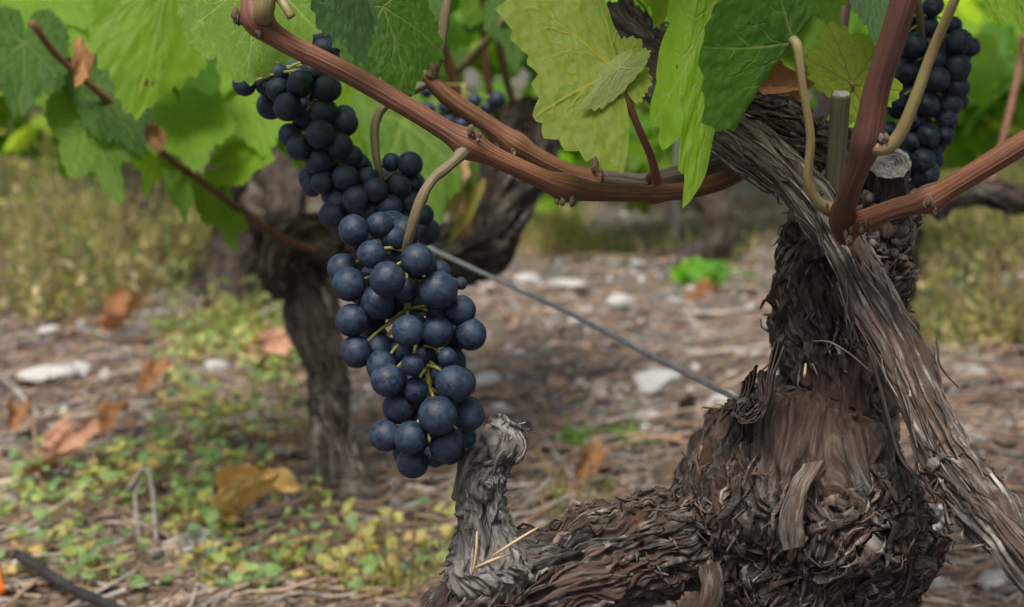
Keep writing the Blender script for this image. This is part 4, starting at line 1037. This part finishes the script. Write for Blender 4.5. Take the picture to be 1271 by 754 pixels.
BIG = [(812, 490, 54, 'large white flat stone just under the slanting wire'), (704, 358, 42, 'white stone above the wire, the right one of the far pair'), (655, 352, 30, 'white stone above the wire, the left one of the far pair'),
       (896, 512, 36, 'white stone at the left edge of the main trunk'), (770, 384, 36, 'pale flat stone behind the middle of the wire'), (800, 525, 36, 'cream stone below the large white flat stone'), (782, 593, 24, 'small white stone above the low bark arm'),
       (750, 566, 22, 'cream pebble right of the green seedlings'), (606, 480, 32, 'pale stone touching the right side of the sharp grapes'), (622, 512, 30, 'pale stone above the tip of the dead stub'), (568, 640, 24, 'white stone left of the dead stub'),
       (62, 490, 62, 'wide white stone at the left beside the grey stick'), (95, 482, 40, 'white stone right of the widest left stone'), (306, 512, 30, 'white stone amid the left ground plants'), (268, 468, 34, 'bluish pale stone left of the left vine'),
       (235, 690, 66, 'buff rough stone under the green plants at the bottom left'), (1205, 468, 34, 'pale stone right of the ridged arm'), (1180, 345, 46, 'pale far stone in the right weeds'), (1215, 560, 26, 'pale stone by the bend of the ridged arm'),
       (1145, 700, 34, 'pale stone right of the knot'), (1195, 680, 30, 'white stone under the wire at the lower right'), (1130, 745, 60, 'broad pale stone at the bottom right'), (1240, 735, 44, 'pale stone in the bottom right corner'),
       (160, 555, 24, 'grey stone by the russet dead leaf'), (48, 605, 26, 'grey pale stone left of the long reddish leaf'), (550, 715, 24, 'pale stone at the bottom left of the low arm'), (680, 648, 34, 'white stone on the upper edge of the low bark arm')]
for k, (px, py, w, lab) in enumerate(BIG): stone(px, py, w, lab, 500 + k)
rg = np.random.default_rng(77)
for k in range(250):
    py = rg.uniform(300, 760); px = rg.uniform(-40, 1310)
    if (px < 430 and rg.random() < .5) or (px < 60 and py > 700): continue
    o = stone(px, py, rg.uniform(8, 17) * (1.5 if rg.random() < .12 else 1), 'small pale pebble lying among dry litter', 600 + k, SM if rg.random() < .5 else SG)
    o['group'] = 'small pale pebbles'

# ---- litter, gravel, ground plants (nobody could count them)
def scatter(n, seed, ymin=.85, ymax=7.0, p=1.9):
    rg = np.random.default_rng(seed); u = rg.random(n)
    a, b = ymin ** (1 - p), ymax ** (1 - p)
    y = (a + (b - a) * u) ** (1 / (1 - p)); x = rg.uniform(-1, 1, n) * (.40 * y + .30)
    return x, y, rg
def litter():
    x, y, rg = scatter(17000, 81)
    n = len(x); K = 4
    L = np.exp(rg.uniform(np.log(.015), np.log(.12), n)); th = rg.normal(0.1, .75, n); w = rg.uniform(.0005, .0013, n)
    w = np.where(rg.random(n) < .06, w * 2.2, w)
    t = np.linspace(-.5, .5, K)
    tilt = rg.normal(0, .16, n); bd = rg.normal(0, .12, n)
    c = np.array([[.26, .17, .11], [.19, .125, .085], [.33, .25, .175], [.12, .09, .072], [.33, .295, .255], [.16, .10, .07]])[rg.integers(0, 6, n)] * rg.uniform(.7, 1.2, n)[:, None]
    px = x[:, None] + np.cos(th)[:, None] * L[:, None] * t - np.sin(th)[:, None] * (bd * L)[:, None] * (t * t * 4)
    py = y[:, None] + np.sin(th)[:, None] * L[:, None] * t + np.cos(th)[:, None] * (bd * L)[:, None] * (t * t * 4)
    pz = gz(px, py) + .003 + rg.uniform(0, .010, n)[:, None] + np.abs(tilt)[:, None] * L[:, None] * (t + .5) * .7
    P = np.stack([px, py, pz], -1)
    s = np.stack([-np.sin(th), np.cos(th), 0 * th], -1)[:, None]; up = np.array([0, 0, 1.0])
    ww = w[:, None, None]
    V = np.stack([P + s * ww, P + up * ww * 1.2, P - s * ww], 2)
    F = (grid_faces(K, 3)[None] + (np.arange(n) * K * 3)[:, None, None]).reshape(-1, 4)
    mb = MB().add(V.reshape(-1, 3), F, tint=np.repeat(np.hstack([c, np.ones((n, 1))]), K * 3, 0))
    # crumbled leaf bits and bark chips
    x, y, rg = scatter(9000, 82); n = len(x)
    g = np.linspace(-1, 1, 3); gx_, gy_ = np.meshgrid(g, g); gx_, gy_ = gx_.ravel(), gy_.ravel()
    s = np.exp(rg.uniform(np.log(.002), np.log(.010), n)); th = rg.uniform(0, 6.28, n); ar = rg.uniform(.3, .9, n)
    jx = gx_ + rg.normal(0, .22, (n, 9)); jy = gy_ * ar[:, None] + rg.normal(0, .15, (n, 9))
    X = x[:, None] + s[:, None] * (np.cos(th)[:, None] * jx - np.sin(th)[:, None] * jy); Y = y[:, None] + s[:, None] * (np.sin(th)[:, None] * jx + np.cos(th)[:, None] * jy)
    k1, k2 = rg.normal(0, .35, n), rg.normal(0, .35, n); cv = rg.uniform(-.4, .6, n)
    Z = gz(X, Y) + .004 + rg.uniform(0, .006, n)[:, None] + s[:, None] * (k1[:, None] * jx + k2[:, None] * jy + cv[:, None] * jx ** 2)
    c = np.array([[.18, .115, .08], [.25, .16, .11], [.12, .09, .072], [.25, .225, .20], [.10, .07, .055]])[rg.integers(0, 5, n)] * rg.uniform(.7, 1.25, n)[:, None]
    F = (grid_faces(3, 3, False)[None] + (np.arange(n) * 9)[:, None, None]).reshape(-1, 4)
    mb.add(np.stack([X, Y, Z], -1).reshape(-1, 3), F, tint=np.repeat(np.hstack([c, np.ones((n, 1))]), 9, 0))
    solo('dry_litter', mb, M['litter'], 'dry straw, needles and bark bits strewn over the soil', 'litter', kind='stuff')
    x, y, rg = scatter(13000, 83); n = len(x); V0, F0 = ICO1
    mb = MB()
    s = np.clip(np.exp(rg.normal(np.log(.0033), .55, n)), 0, .008); off = rg.uniform(0, 50, n)
    VV = V0[None] * (1 + .35 * pn(V0[None] * 1.3 + off[:, None, None], 1))[..., None] * rg.uniform(.55, 1, (n, 1, 3)) * s[:, None, None]
    VV[..., 0] += x[:, None]; VV[..., 1] += y[:, None]; VV[..., 2] += (gz(x, y) + s * .25)[:, None]
    c = np.array([[.36, .345, .33], [.22, .19, .17], [.52, .515, .50], [.14, .11, .09], [.30, .26, .22]])[rg.integers(0, 5, n)] * rg.uniform(.8, 1.1, n)[:, None]
    mb.add(VV.reshape(-1, 3), (F0[None] + (np.arange(n) * len(V0))[:, None, None]).reshape(-1, 3), tint=np.repeat(np.hstack([c, np.ones((n, 1))]), len(V0), 0))
    solo('gravel', mb, M['gravel'], 'fine pale limestone gravel scattered over the soil', 'gravel', kind='stuff', smooth=False)
litter()

def lobed(mb, c, n, s, rg, col, k=3):
    """one small rounded lobed leaf of a ground plant"""
    n = n / np.linalg.norm(n); x = np.cross(n, rg.normal(size=3)); x /= np.linalg.norm(x); y = np.cross(n, x)
    m = 15; th = np.linspace(0, 2 * np.pi, m, endpoint=False)
    r = s * (.72 + .28 * np.abs(np.cos(th * k / 2)))
    V = np.vstack([[c], c + r[:, None] * .55 * (np.cos(th)[:, None] * x + np.sin(th)[:, None] * y) + n * s * .10, c + r[:, None] * (np.cos(th)[:, None] * x + np.sin(th)[:, None] * y) + n * (s * .22 * np.sin(th * 2 + rg.uniform(0, 6)))[:, None]])
    j = np.arange(m); j2 = (j + 1) % m
    mb.add(V, [np.stack([0 * j, 1 + j, 1 + j2], 1), np.stack([1 + j, 1 + m + j, 1 + m + j2, 1 + j2], 1)], tint=np.tile([*col, 1.0], (len(V), 1)))
CLV = [(0.12, 0.21, 0.07), (0.18, 0.26, 0.10), (0.24, 0.28, 0.08), (0.13, 0.21, 0.11), (0.30, 0.30, 0.10), (0.32, 0.25, 0.10)]
def stalk(mb, a, b, r, col, rg):
    n0 = mb.n; t = MB(); tube(t, [a, (a + b) / 2 + rg.normal(0, .003, 3), b], [r, r, r * .7], .012, 4, cap=False)
    V = t.V[0]; mb.add(V, t.F[4][0], tint=np.tile([*col, 1.0], (len(V), 1)))
def cover():
    rg = np.random.default_rng(91); mb = MB()
    zones = [(60, 430, 600, 760, 230), (200, 380, 490, 600, 120), (200, 370, 360, 500, 230), (20, 180, 560, 640, 60), (430, 560, 640, 754, 50), (-20, 110, 700, 760, 12), (-20, 60, 640, 690, 12), (560, 640, 700, 754, 10), (130, 260, 590, 660, 50)]
    for x0, x1, y0, y1, n in zones:
        for _ in range(n):
            px, py = rg.uniform(x0, x1), rg.uniform(y0, y1)
            if pn(np.array([px / 70, py / 45, 3.0]), 5) < -.12: continue
            x, y = gxy(px, py); z = float(gz(x, y)); p0 = np.array([x, y, z])
            base = np.array(CLV[rg.integers(len(CLV))]) * rg.uniform(.8, 1.15)
            for _k in range(rg.integers(2, 6)):
                q = p0 + np.array([rg.normal(0, .012), rg.normal(0, .012), rg.uniform(.008, .038)])
                stalk(mb, p0, q, .0005, (.22, .17, .08), rg)
                lobed(mb, q, np.array([0, -.25, 1]) + rg.normal(0, .35, 3), rg.uniform(.0028, .0066), rg, base * rg.uniform(.85, 1.2), rg.choice([3, 5]))
    solo('ground_cover', mb, M['clover'], 'low round-leaved green plants spreading over the soil at lower left', 'ground cover', kind='stuff')
cover()

def weed(px, py, h, w, lab, seed, n=70, cols=((.28, .27, .13), (.19, .215, .09), (.36, .31, .20), (.12, .15, .06), (.22, .16, .10)), name='dry_weed', cat='weed', group='dry yellow-green weed clumps', ls=(.004, .010)):
    rg = np.random.default_rng(seed); x, y = gxy(px, py); z = float(gz(x, y)); p0 = np.array([x, y, z])
    mb = MB(); st = MB()
    for k in range(n):
        b = p0 + np.array([rg.normal(0, w * .3), rg.normal(0, w * .3), 0]); lean = rg.normal(0, .35, 2)
        hh = h * rg.uniform(.25, 1.0) * (1.5 if rg.random() < .12 else 1); tp = b + np.array([lean[0] * hh, lean[1] * hh, hh])
        col = np.array(cols[rg.integers(len(cols))]) * rg.uniform(.8, 1.2)
        stalk(st, b, tp, .0007, col * .85, rg)
        for f in np.linspace(.12, 1, 12)[: rg.integers(5, 13)]:
            q = b * (1 - f) + tp * f + rg.normal(0, .006, 3)
            d = rg.normal(size=3) + np.array([0, 0, .7]); d /= np.linalg.norm(d); s = rg.uniform(*ls)
            sd = np.cross(d, rg.normal(size=3)); sd /= np.linalg.norm(sd)
            V = np.array([q, q + d * s + sd * s * .38, q + d * s * 2.1, q + d * s - sd * s * .38])
            mb.add(V, np.array([[0, 1, 2, 3]]), tint=np.tile([*(col * rg.uniform(.85, 1.2)), 1.0], (4, 1)))
    root = thing(name, lab, cat, tuple(p0), group)
    part('stems', st, M['clover'], root); part('leaflets', mb, M['clover'], root)
weed(60, 395, .20, .22, 'tall dry yellow-green weed clump at the left edge', 1, 130)
weed(130, 375, .22, .22, 'dry yellow-green weed clump under the left hanging leaves', 2, 130)
weed(25, 330, .22, .26, 'farther dry weed clump at the left edge behind the tall one', 3, 120)
weed(200, 345, .16, .2, 'low dry weed clump left of the dark far trunk', 4, 90)
weed(310, 420, .07, .16, 'low green weed clump left of the left vine trunk', 5, 90, ((.16, .21, .07), (.20, .22, .08), (.22, .20, .09)))
weed(1180, 425, .12, .15, 'dry straw-coloured weed clump right of the ridged arm', 6, 110)
weed(1165, 350, .14, .2, 'farther dry weed clump right of the main trunk', 7, 100)
weed(1255, 425, .14, .12, 'sparse brown weed clump at the right edge', 8, 50, ((.22, .16, .09), (.26, .19, .1), (.18, .16, .07)))
weed(1235, 340, .18, .2, 'far dry weed clump at the right edge', 9, 90)
weed(475, 735, .07, .05, 'yellow flowering weed at the bottom below the sharp grapes', 10, 26, ((.32, .30, .10), (.26, .27, .09)), ls=(.002, .004))
weed(720, 645, .04, .05, 'little yellowish weed behind the low bark arm', 11, 24, ((.30, .28, .09), (.24, .25, .08)), ls=(.002, .004))
weed(715, 552, .022, .02, 'tiny green seedling tuft right of the dead stub', 12, 34, ((.10, .22, .03), (.13, .26, .04)), name='seedling', cat='seedling', group='green seedlings', ls=(.002, .004))
weed(778, 553, .022, .03, 'flat green seedling tuft left of the main trunk', 13, 36, ((.10, .20, .04), (.14, .24, .05)), name='seedling', cat='seedling', group='green seedlings', ls=(.002, .004))
def sprout():
    rg = np.random.default_rng(5); x, y = gxy(888, 362); p0 = np.array([x, y, float(gz(x, y))]); root = thing('sprout', 'bright green leafy sprout on the ground left of the trunk', 'sprout', tuple(p0))
    mb = MB(); C = p0 + rg.normal(0, 1, (16, 3)) * np.array([.028, .02, .010]) + np.array([0, 0, .03]); leaf_cloud(mb, C, rg.normal(size=(16, 3)) * .5 + np.array([0, -.4, .2]), (.02, .032), rg, [(.09, .20, .025), (.12, .25, .03)])
    st = MB()
    for c in C: stalk(st, p0, c, .0009, (.2, .2, .06), rg)
    part('leaves', mb, M['foliage'], root); part('stems', st, M['clover'], root)
sprout()
def grass():
    rg = np.random.default_rng(95); n = 26000
    px = np.concatenate([rg.uniform(640, 1010, n // 3), rg.uniform(1090, 1290, n // 4), rg.uniform(-30, 260, n // 5), rg.uniform(-60, 1340, n - n // 3 - n // 4 - n // 5)]); py = rg.uniform(72, 325, n)
    py[: n // 3] = rg.uniform(120, 322, n // 3)
    y = CAM_H / np.tan(PITCH + np.arctan((py - 377) / FPX)); x = (px - 635.5) / FPX * y
    k = (y < 11) & (pn(np.stack([x * 1.4, y * 1.4, 0 * x], -1), 6) > -.22); x, y = x[k], y[k]; n = len(x)
    h = rg.uniform(.02, .075, n) ; a = rg.uniform(0, 6.28, n); w = .0016 * np.clip(y / 2.2, 1, 3)
    b = np.stack([x, y, gz(x, y)], -1); ln = rg.normal(0, .5, (n, 2)) * h[:, None]
    tp = b + np.stack([ln[:, 0], ln[:, 1], h], -1); md = (b + tp) / 2 + np.stack([-ln[:, 0] * .2, -ln[:, 1] * .2, h * .12], -1)
    s = np.stack([np.cos(a), np.sin(a), 0 * a], -1) * w[:, None]
    V = np.stack([b - s, b + s, md + s * .8, md - s * .8, tp], 1)
    i = np.arange(n)[:, None] * 5
    c = np.array([[.29, .27, .13], [.20, .23, .085], [.36, .31, .19], [.24, .19, .12]])[rg.integers(0, 4, n)] * rg.uniform(.8, 1.2, n)[:, None]
    mb = MB().add(V.reshape(-1, 3), [i + np.array([[0, 1, 2, 3]]), i + np.array([[3, 2, 4]])], tint=np.repeat(np.hstack([c, np.ones((n, 1))]), 5, 0))
    solo('grass', mb, M['clover'], 'short dry yellow-green grass between the far vine rows', 'grass', kind='stuff')
grass()

# ================================================================== BACKGROUND VINES
def btrunk(root, rows, seed, name='trunk', seg=64, parent=None, mat='bgdark'):
    G = bark_grid(rows, .003, seg, seed, amp=.004, warp=.008, lump=.008, long=24, across=90)
    mb = MB(); add_grid(mb, G, .5); strips(mb, G, 260, seed + 1, L=(.02, .08), W=(.002, .007), lift=(0, .006), ang=.3)
    return part(name, mb, M[mat], parent or root)
def bcane(root, rows, mat='cane', name='cane', seg=12):
    mb = MB(); tube(mb, ats(rows), [q[3] / 2 * q[2] / FPX for q in rows], .006, seg, disp=lambda q, th, s, r: .0005 * pn(q * 60, 3)); return part(name, mb, M[mat], root)
def bleaf(root, base, tip, side, mat, petiole=None, **k):
    k.setdefault('nphi', 260); k.setdefault('nrho', 24)
    return vleaf(base, tip, side, mat, root, petiole, **k)
# the vine at left, 1.3 m away
x, y = gxy(430, 612); LV = thing('grapevine', 'blurred old grapevine at left with a bent grey trunk behind the grapes', 'grapevine', (x, y, 0), 'vines of the vineyard')
lt = btrunk(LV, [(448, 640, 1.31, 40), (436, 606, 1.33, 33), (420, 560, 1.33, 27), (406, 500, 1.33, 23), (398, 440, 1.33, 23), (386, 385, 1.33, 25), (372, 345, 1.33, 28), (378, 312, 1.33, 28), (398, 298, 1.33, 25)], 801, mat='bgbark')
btrunk(LV, [(350, 372, 1.31, 10), (348, 345, 1.31, 26), (358, 315, 1.31, 30), (385, 298, 1.31, 28), (420, 305, 1.31, 26)], 803, 'head')
btrunk(LV, [(385, 300, 1.33, 28), (430, 308, 1.33, 30), (500, 320, 1.33, 34), (560, 318, 1.33, 38), (598, 300, 1.34, 41), (622, 255, 1.35, 40), (642, 205, 1.36, 40), (652, 165, 1.37, 38), (648, 140, 1.38, 26)], 805, 'arm')
btrunk(LV, [(660, 215, 1.33, 18), (668, 185, 1.33, 22), (660, 155, 1.34, 16)], 807, 'head_knob')
lc = bcane(LV, [(392, 312, 1.27, 9), (350, 296, 1.22, 9), (300, 262, 1.16, 9), (250, 226, 1.1, 9), (205, 192, 1.05, 9), (160, 148, 1.0, 10), (110, 104, .97, 9), (68, 66, .95, 9), (40, 28, .93, 9)], 'cane')
for rows in ([(578, 165, 1.34, 13), (560, 90, 1.32, 14), (540, 30, 1.3, 14), (530, -40, 1.28, 13)], [(612, 140, 1.36, 10), (603, 80, 1.34, 10), (600, 20, 1.33, 10), (600, -40, 1.3, 10)], [(640, 140, 1.38, 10), (622, 70, 1.37, 9), (617, 0, 1.36, 8), (616, -40, 1.36, 8)]):
    bcane(LV, rows, 'cane')
bcane(LV, [(568, 90, 1.32, 11), (590, 65, 1.3, 10), (612, 42, 1.28, 9), (628, 20, 1.27, 9)], 'peduncle', 'side_shoot')
B = lambda *a, **k: bleaf(LV, *a, **k)
B((212, -40, .93), (164, 142, .90), (95, 40, .90), 'leaf_bright', seed=21, lobe=.1, teeth=.045, cup=-.05, droop=.05, halfw=.85)
B((30, 52, .97), (22, 142, .94), (-45, 75, .95), 'leaf_dark', seed=22, lobe=.4, halfw=.9)
B((108, 152, .98), (150, 248, .95), (62, 205, .96), 'leaf', seed=23, lobe=.75, halfw=.9, petiole=[(108, 152, .98, 5), (135, 140, .98, 5)])
B((120, 105, .99), (180, 190, .96), (95, 150, .97), 'leaf_dark', seed=24, lobe=.4, halfw=.8)
B((225, 135, 1.1), (245, 205, 1.06), (160, 165, 1.08), 'leaf_bright', seed=25, lobe=.3)
B((300, 105, 1.15), (330, 190, 1.1), (240, 150, 1.12), 'leaf_bright', seed=26, lobe=.4)
B((215, 205, 1.08), (232, 275, 1.06), (200, 225, 1.07), 'leaf', seed=27, lobe=.3, petiole=[(215, 205, 1.08, 4), (205, 190, 1.06, 4)])
B((282, 205, 1.12), (336, 196, 1.1), (290, 236, 1.1), 'leaf_bright', seed=28, lobe=.3, petiole=[(282, 205, 1.12, 5), (274, 240, 1.13, 5)])
B((262, 240, 1.15), (296, 308, 1.12), (238, 262, 1.12), 'leaf', seed=29, lobe=.5)
B((60, -15, 1.0), (115, 30, .98), (30, 28, .99), 'leaf_bright', seed=30, lobe=.3)
B((10, 30, 1.05), (60, 130, 1.02), (-30, 100, 1.03), 'leaf_bright', seed=31, lobe=.3)
B((200, 175, 1.12), (182, 240, 1.1), (160, 195, 1.1), 'leaf_bright', seed=32, lobe=.5)
B((80, 60, 1.08), (125, 110, 1.06), (70, 100, 1.06), 'leaf_bright', seed=33, lobe=.3)
B((350, 60, 1.25), (320, 150, 1.2), (270, 90, 1.22), 'leaf_yellow', seed=34, lobe=.4)
B((500, 150, 1.2), (540, 290, 1.15), (440, 200, 1.17), 'leaf', seed=35, lobe=.4)
B((455, 110, 1.25), (440, 200, 1.2), (400, 140, 1.2), 'leaf_bright', seed=36, lobe=.4)
B((565, 160, 1.25), (560, 250, 1.2), (520, 190, 1.2), 'leaf', seed=37, lobe=.4)
B((585, 250, 1.22), (562, 305, 1.2), (592, 262, 1.2), 'leaf_turn', seed=38, lobe=.3)
B((545, 170, 1.24), (585, 290, 1.22), (590, 200, 1.2), 'leaf_peach', seed=39, lobe=.5, wave=.2)
B((104, 68, .94), (98, 106, .92), (82, 84, .92), 'leaf_dry', seed=40, lobe=.5, wave=.3)
B((176, 154, .99), (202, 188, .97), (172, 180, .97), 'leaf_dry', seed=41, lobe=.5, wave=.3)
B((640, -10, 1.3), (640, 80, 1.25), (590, 30, 1.27), 'leaf_dark', seed=42, lobe=.4)
B((610, -40, 1.35), (580, 30, 1.3), (540, -20, 1.3), 'leaf', seed=43, lobe=.4)
B((500, -40, 1.3), (520, 60, 1.25), (450, 0, 1.27), 'leaf_dark', seed=44, lobe=.4)
def bgfol(root, spots, seed, size=(.035, .055), cols=LIMB_G):
    """a clump of leaves: spots are (px, py, depth, spread px, how many)"""
    rg = np.random.default_rng(seed); mb = MB()
    for px, py, d, sprd, n in spots:
        nn = lambda: float(np.clip(rg.normal(), -1.5, 1.5))
        C = np.array([at(px + nn() * sprd, py + nn() * sprd * .7, d + rg.normal(0, .06)) for _ in range(n)])
        leaf_cloud(mb, C, rg.normal(size=(n, 3)) * .5 + np.array([0, -.5, 0]), size, rg, cols)
    return part('foliage', mb, M['foliage'], root)
bgfol(LV, [(560, 20, 1.5, 60, 26), (640, 40, 1.5, 40, 14), (480, 60, 1.45, 45, 12), (220, 60, 1.25, 90, 26), (40, 40, 1.2, 50, 12), (330, 20, 1.35, 60, 16), (520, 190, 1.45, 30, 7)], 44)

def proto_vine(seed, h=1.0, nl=210):
    rg = np.random.default_rng(seed)
    root = thing('grapevine', 'x', 'grapevine', (0, 0, 0), 'vines of the vineyard')
    mb = MB(); hz = .30 + .08 * rg.random(); lx, ly = rg.normal(0, .05, 2)
    P = [(0, 0, -.03), (lx * .3, ly * .3, .08), (lx, ly, .18), (lx * .7, ly * .7, hz)]
    tube(mb, P, [.045, .035, .03, .045], .008, 28, disp=lambda q, th, s, r: .007 * pn(q * 25, seed) + .004 * pn(q * np.array([90, 90, 15]), seed + 1), tone=.45)
    for k in range(3):
        a = k * 2.1 + rg.uniform(0, 1); e = np.array([lx * .7 + math.cos(a) * .16, ly * .7 + math.sin(a) * .16, hz + .10])
        tube(mb, [P[3], (np.array(P[3]) + e) / 2 + np.array([0, 0, .01]), e], [.032, .022, .018], .01, 18, disp=lambda q, th, s, r: .005 * pn(q * 30, seed), tone=.5)
    part('trunk', mb, M['bgbark'], root)
    C, O = [], []
    for k in range(11):
        a = k * .571 + rg.uniform(-.3, .3); b = np.array([lx + math.cos(a) * .12, ly + math.sin(a) * .12, hz + .08])
        L = rg.uniform(.45, .85) * h; el = rg.uniform(.25, 1.25)
        o = np.array([math.cos(a), math.sin(a), 0]); e = b + o * math.cos(el) * L * .8 + np.array([0, 0, math.sin(el) * L]); m_ = (b + e) / 2 + np.array([0, 0, .10 * L]); e = e - np.array([0, 0, .25 * L * math.cos(el)])
        Q = catmull([b, m_, e], 24); cb = MB(); tube(cb, [b, m_, e], [.005, .004, .0025], .02, 7)
        part('cane', cb, M['cane'], root)
        for q in Q[2:]:
            for _ in range(max(1, nl // 230 + 1)):
                C.append(q + rg.normal(0, .045, 3)); O.append(o + rg.normal(0, .5, 3))
    fb = MB(); leaf_cloud(fb, np.array(C), np.array(O), (.045, .075), rg, LIMB_G + [(.14, .17, .025), (.10, .17, .02)])
    part('foliage', fb, M['foliage'], root)
    return root
PRO = [proto_vine(900 + k, 1.0 + .08 * k, 240) for k in range(4)]
used = set()
def copy_vine(k, x, y, rz, sc, label):
    src = PRO[k % 4]
    if k % 4 not in used: used.add(k % 4); r = src
    else:
        r = src.copy(); COL.objects.link(r)
        for ch in list(src.children):
            c = ch.copy(); COL.objects.link(c); c.parent = r
    r.location = (x, y, 0); r.rotation_euler = (0, 0, rz); r.scale = (sc,) * 3; r['label'] = label
    return r
rg = np.random.default_rng(33); kk = 0
for row, (yy, sp_) in enumerate(((3.3, .95), (4.5, .95), (5.8, 1.0), (7.2, 1.05), (9.0, 1.1))):
    half = .36 * yy + .5; n = int(2 * half / sp_)
    for i in range(n + 1):
        xx = -half + (i + .5 * (row % 2)) * sp_ + rg.normal(0, .08)
        copy_vine(kk, xx, yy + rg.normal(0, .12), rg.uniform(0, 6), rg.uniform(.9, 1.2), 'distant leafy green vine blurred in the rows behind'); kk += 1
# nearer vines with trunks the photo shows
def shown_vine(label, rows, spots, seed, arms=(), canes=()):
    x, y = gxy(rows[0][0], rows[0][1]); o = thing('grapevine', label, 'grapevine', (x, y, 0), 'vines of the vineyard')
    btrunk(o, rows, seed, seg=48)
    for a in arms: btrunk(o, a, seed + 9, 'arm', seg=32)
    for c in canes: bcane(o, c)
    if spots: bgfol(o, spots, seed + 5, (.045, .07), LIMB_G + [(.12, .18, .02)])
    return o
shown_vine('blurred dark vine trunk behind the left cane, left of the bent grey trunk', [(285, 395, 2.12, 34), (284, 350, 2.13, 30), (292, 300, 2.15, 28), (300, 255, 2.15, 30), (310, 222, 2.16, 34)],
           [(250, 70, 2.2, 90, 60), (350, 120, 2.3, 60, 24)], 820, [[(300, 250, 2.15, 24), (340, 270, 2.1, 22), (352, 235, 2.1, 22), (340, 205, 2.15, 18)], [(300, 240, 2.15, 24), (270, 222, 2.1, 22), (240, 205, 2.1, 16)]])
shown_vine('blurred small dark trunk at left under the hanging lobed leaf', [(188, 312, 2.65, 26), (184, 280, 2.65, 22), (176, 250, 2.65, 22), (160, 232, 2.65, 16)], [(80, 60, 2.7, 110, 70)], 830, [[(178, 250, 2.65, 18), (205, 235, 2.65, 18), (215, 210, 2.65, 14)]])
shown_vine('hook-shaped blurred vine trunk left of the main trunk', [(842, 328, 2.55, 20), (862, 322, 2.55, 19), (884, 308, 2.56, 19), (896, 285, 2.57, 18), (890, 258, 2.58, 19), (878, 238, 2.6, 20), (880, 205, 2.62, 22)],
           [(760, 110, 2.7, 100, 90), (735, 200, 2.6, 45, 36), (880, 100, 2.8, 70, 50), (990, 60, 2.8, 60, 40)], 840)
shown_vine('blurred thin dark trunk just right of the main trunk', [(1118, 392, 2.0, 15), (1120, 350, 2.0, 13), (1122, 315, 2.0, 14), (1128, 285, 2.0, 16)], [(1150, 70, 2.3, 80, 70), (1110, 150, 2.4, 50, 20)], 850)
shown_vine('vine outside the right edge reaching in with one thin grey arm', [(1400, 480, 1.45, 40), (1392, 380, 1.45, 34), (1380, 300, 1.45, 34), (1360, 265, 1.45, 24)], [(1240, 60, 1.9, 60, 26), (1220, 130, 2.0, 40, 14)], 860,
           [[(1375, 275, 1.45, 16), (1320, 258, 1.45, 9), (1271, 250, 1.45, 7.5), (1225, 242, 1.45, 7.5), (1185, 250, 1.45, 7), (1160, 258, 1.45, 5)]], [[(1225, 240, 1.45, 10), (1235, 210, 1.5, 9), (1262, 100, 1.6, 8), (1270, 40, 1.6, 8)]])
x, y = gxy(838, 318)
mb = MB(); tube(mb, [(x, y, -.05), (x, y, .25), (x, y, .55)], [.0045] * 3, .05, 10); solo('stake', mb, M['stake'], 'thin grey steel stake beside the hook-shaped trunk', 'stake', org=(x, y, 0))
# far vines run together into one green mass
def far():
    rg = np.random.default_rng(99); mb = MB(); n = 2600
    y = rg.uniform(11, 20, n); x = rg.uniform(-1, 1, n) * (.42 * y + 2); C = np.stack([x, y, rg.uniform(.15, 1.25, n) + (y - 11) * .06], -1)
    leaf_cloud(mb, C, rg.normal(size=(n, 3)) * .5 + np.array([0, -.6, 0]), (.09, .16), rg, LIMB_G)
    solo('far_vines', mb, M['foliage'], 'far vine rows melting into one green mass', 'vines', kind='stuff')
far()
print('TOTAL objects', len(bpy.data.objects))
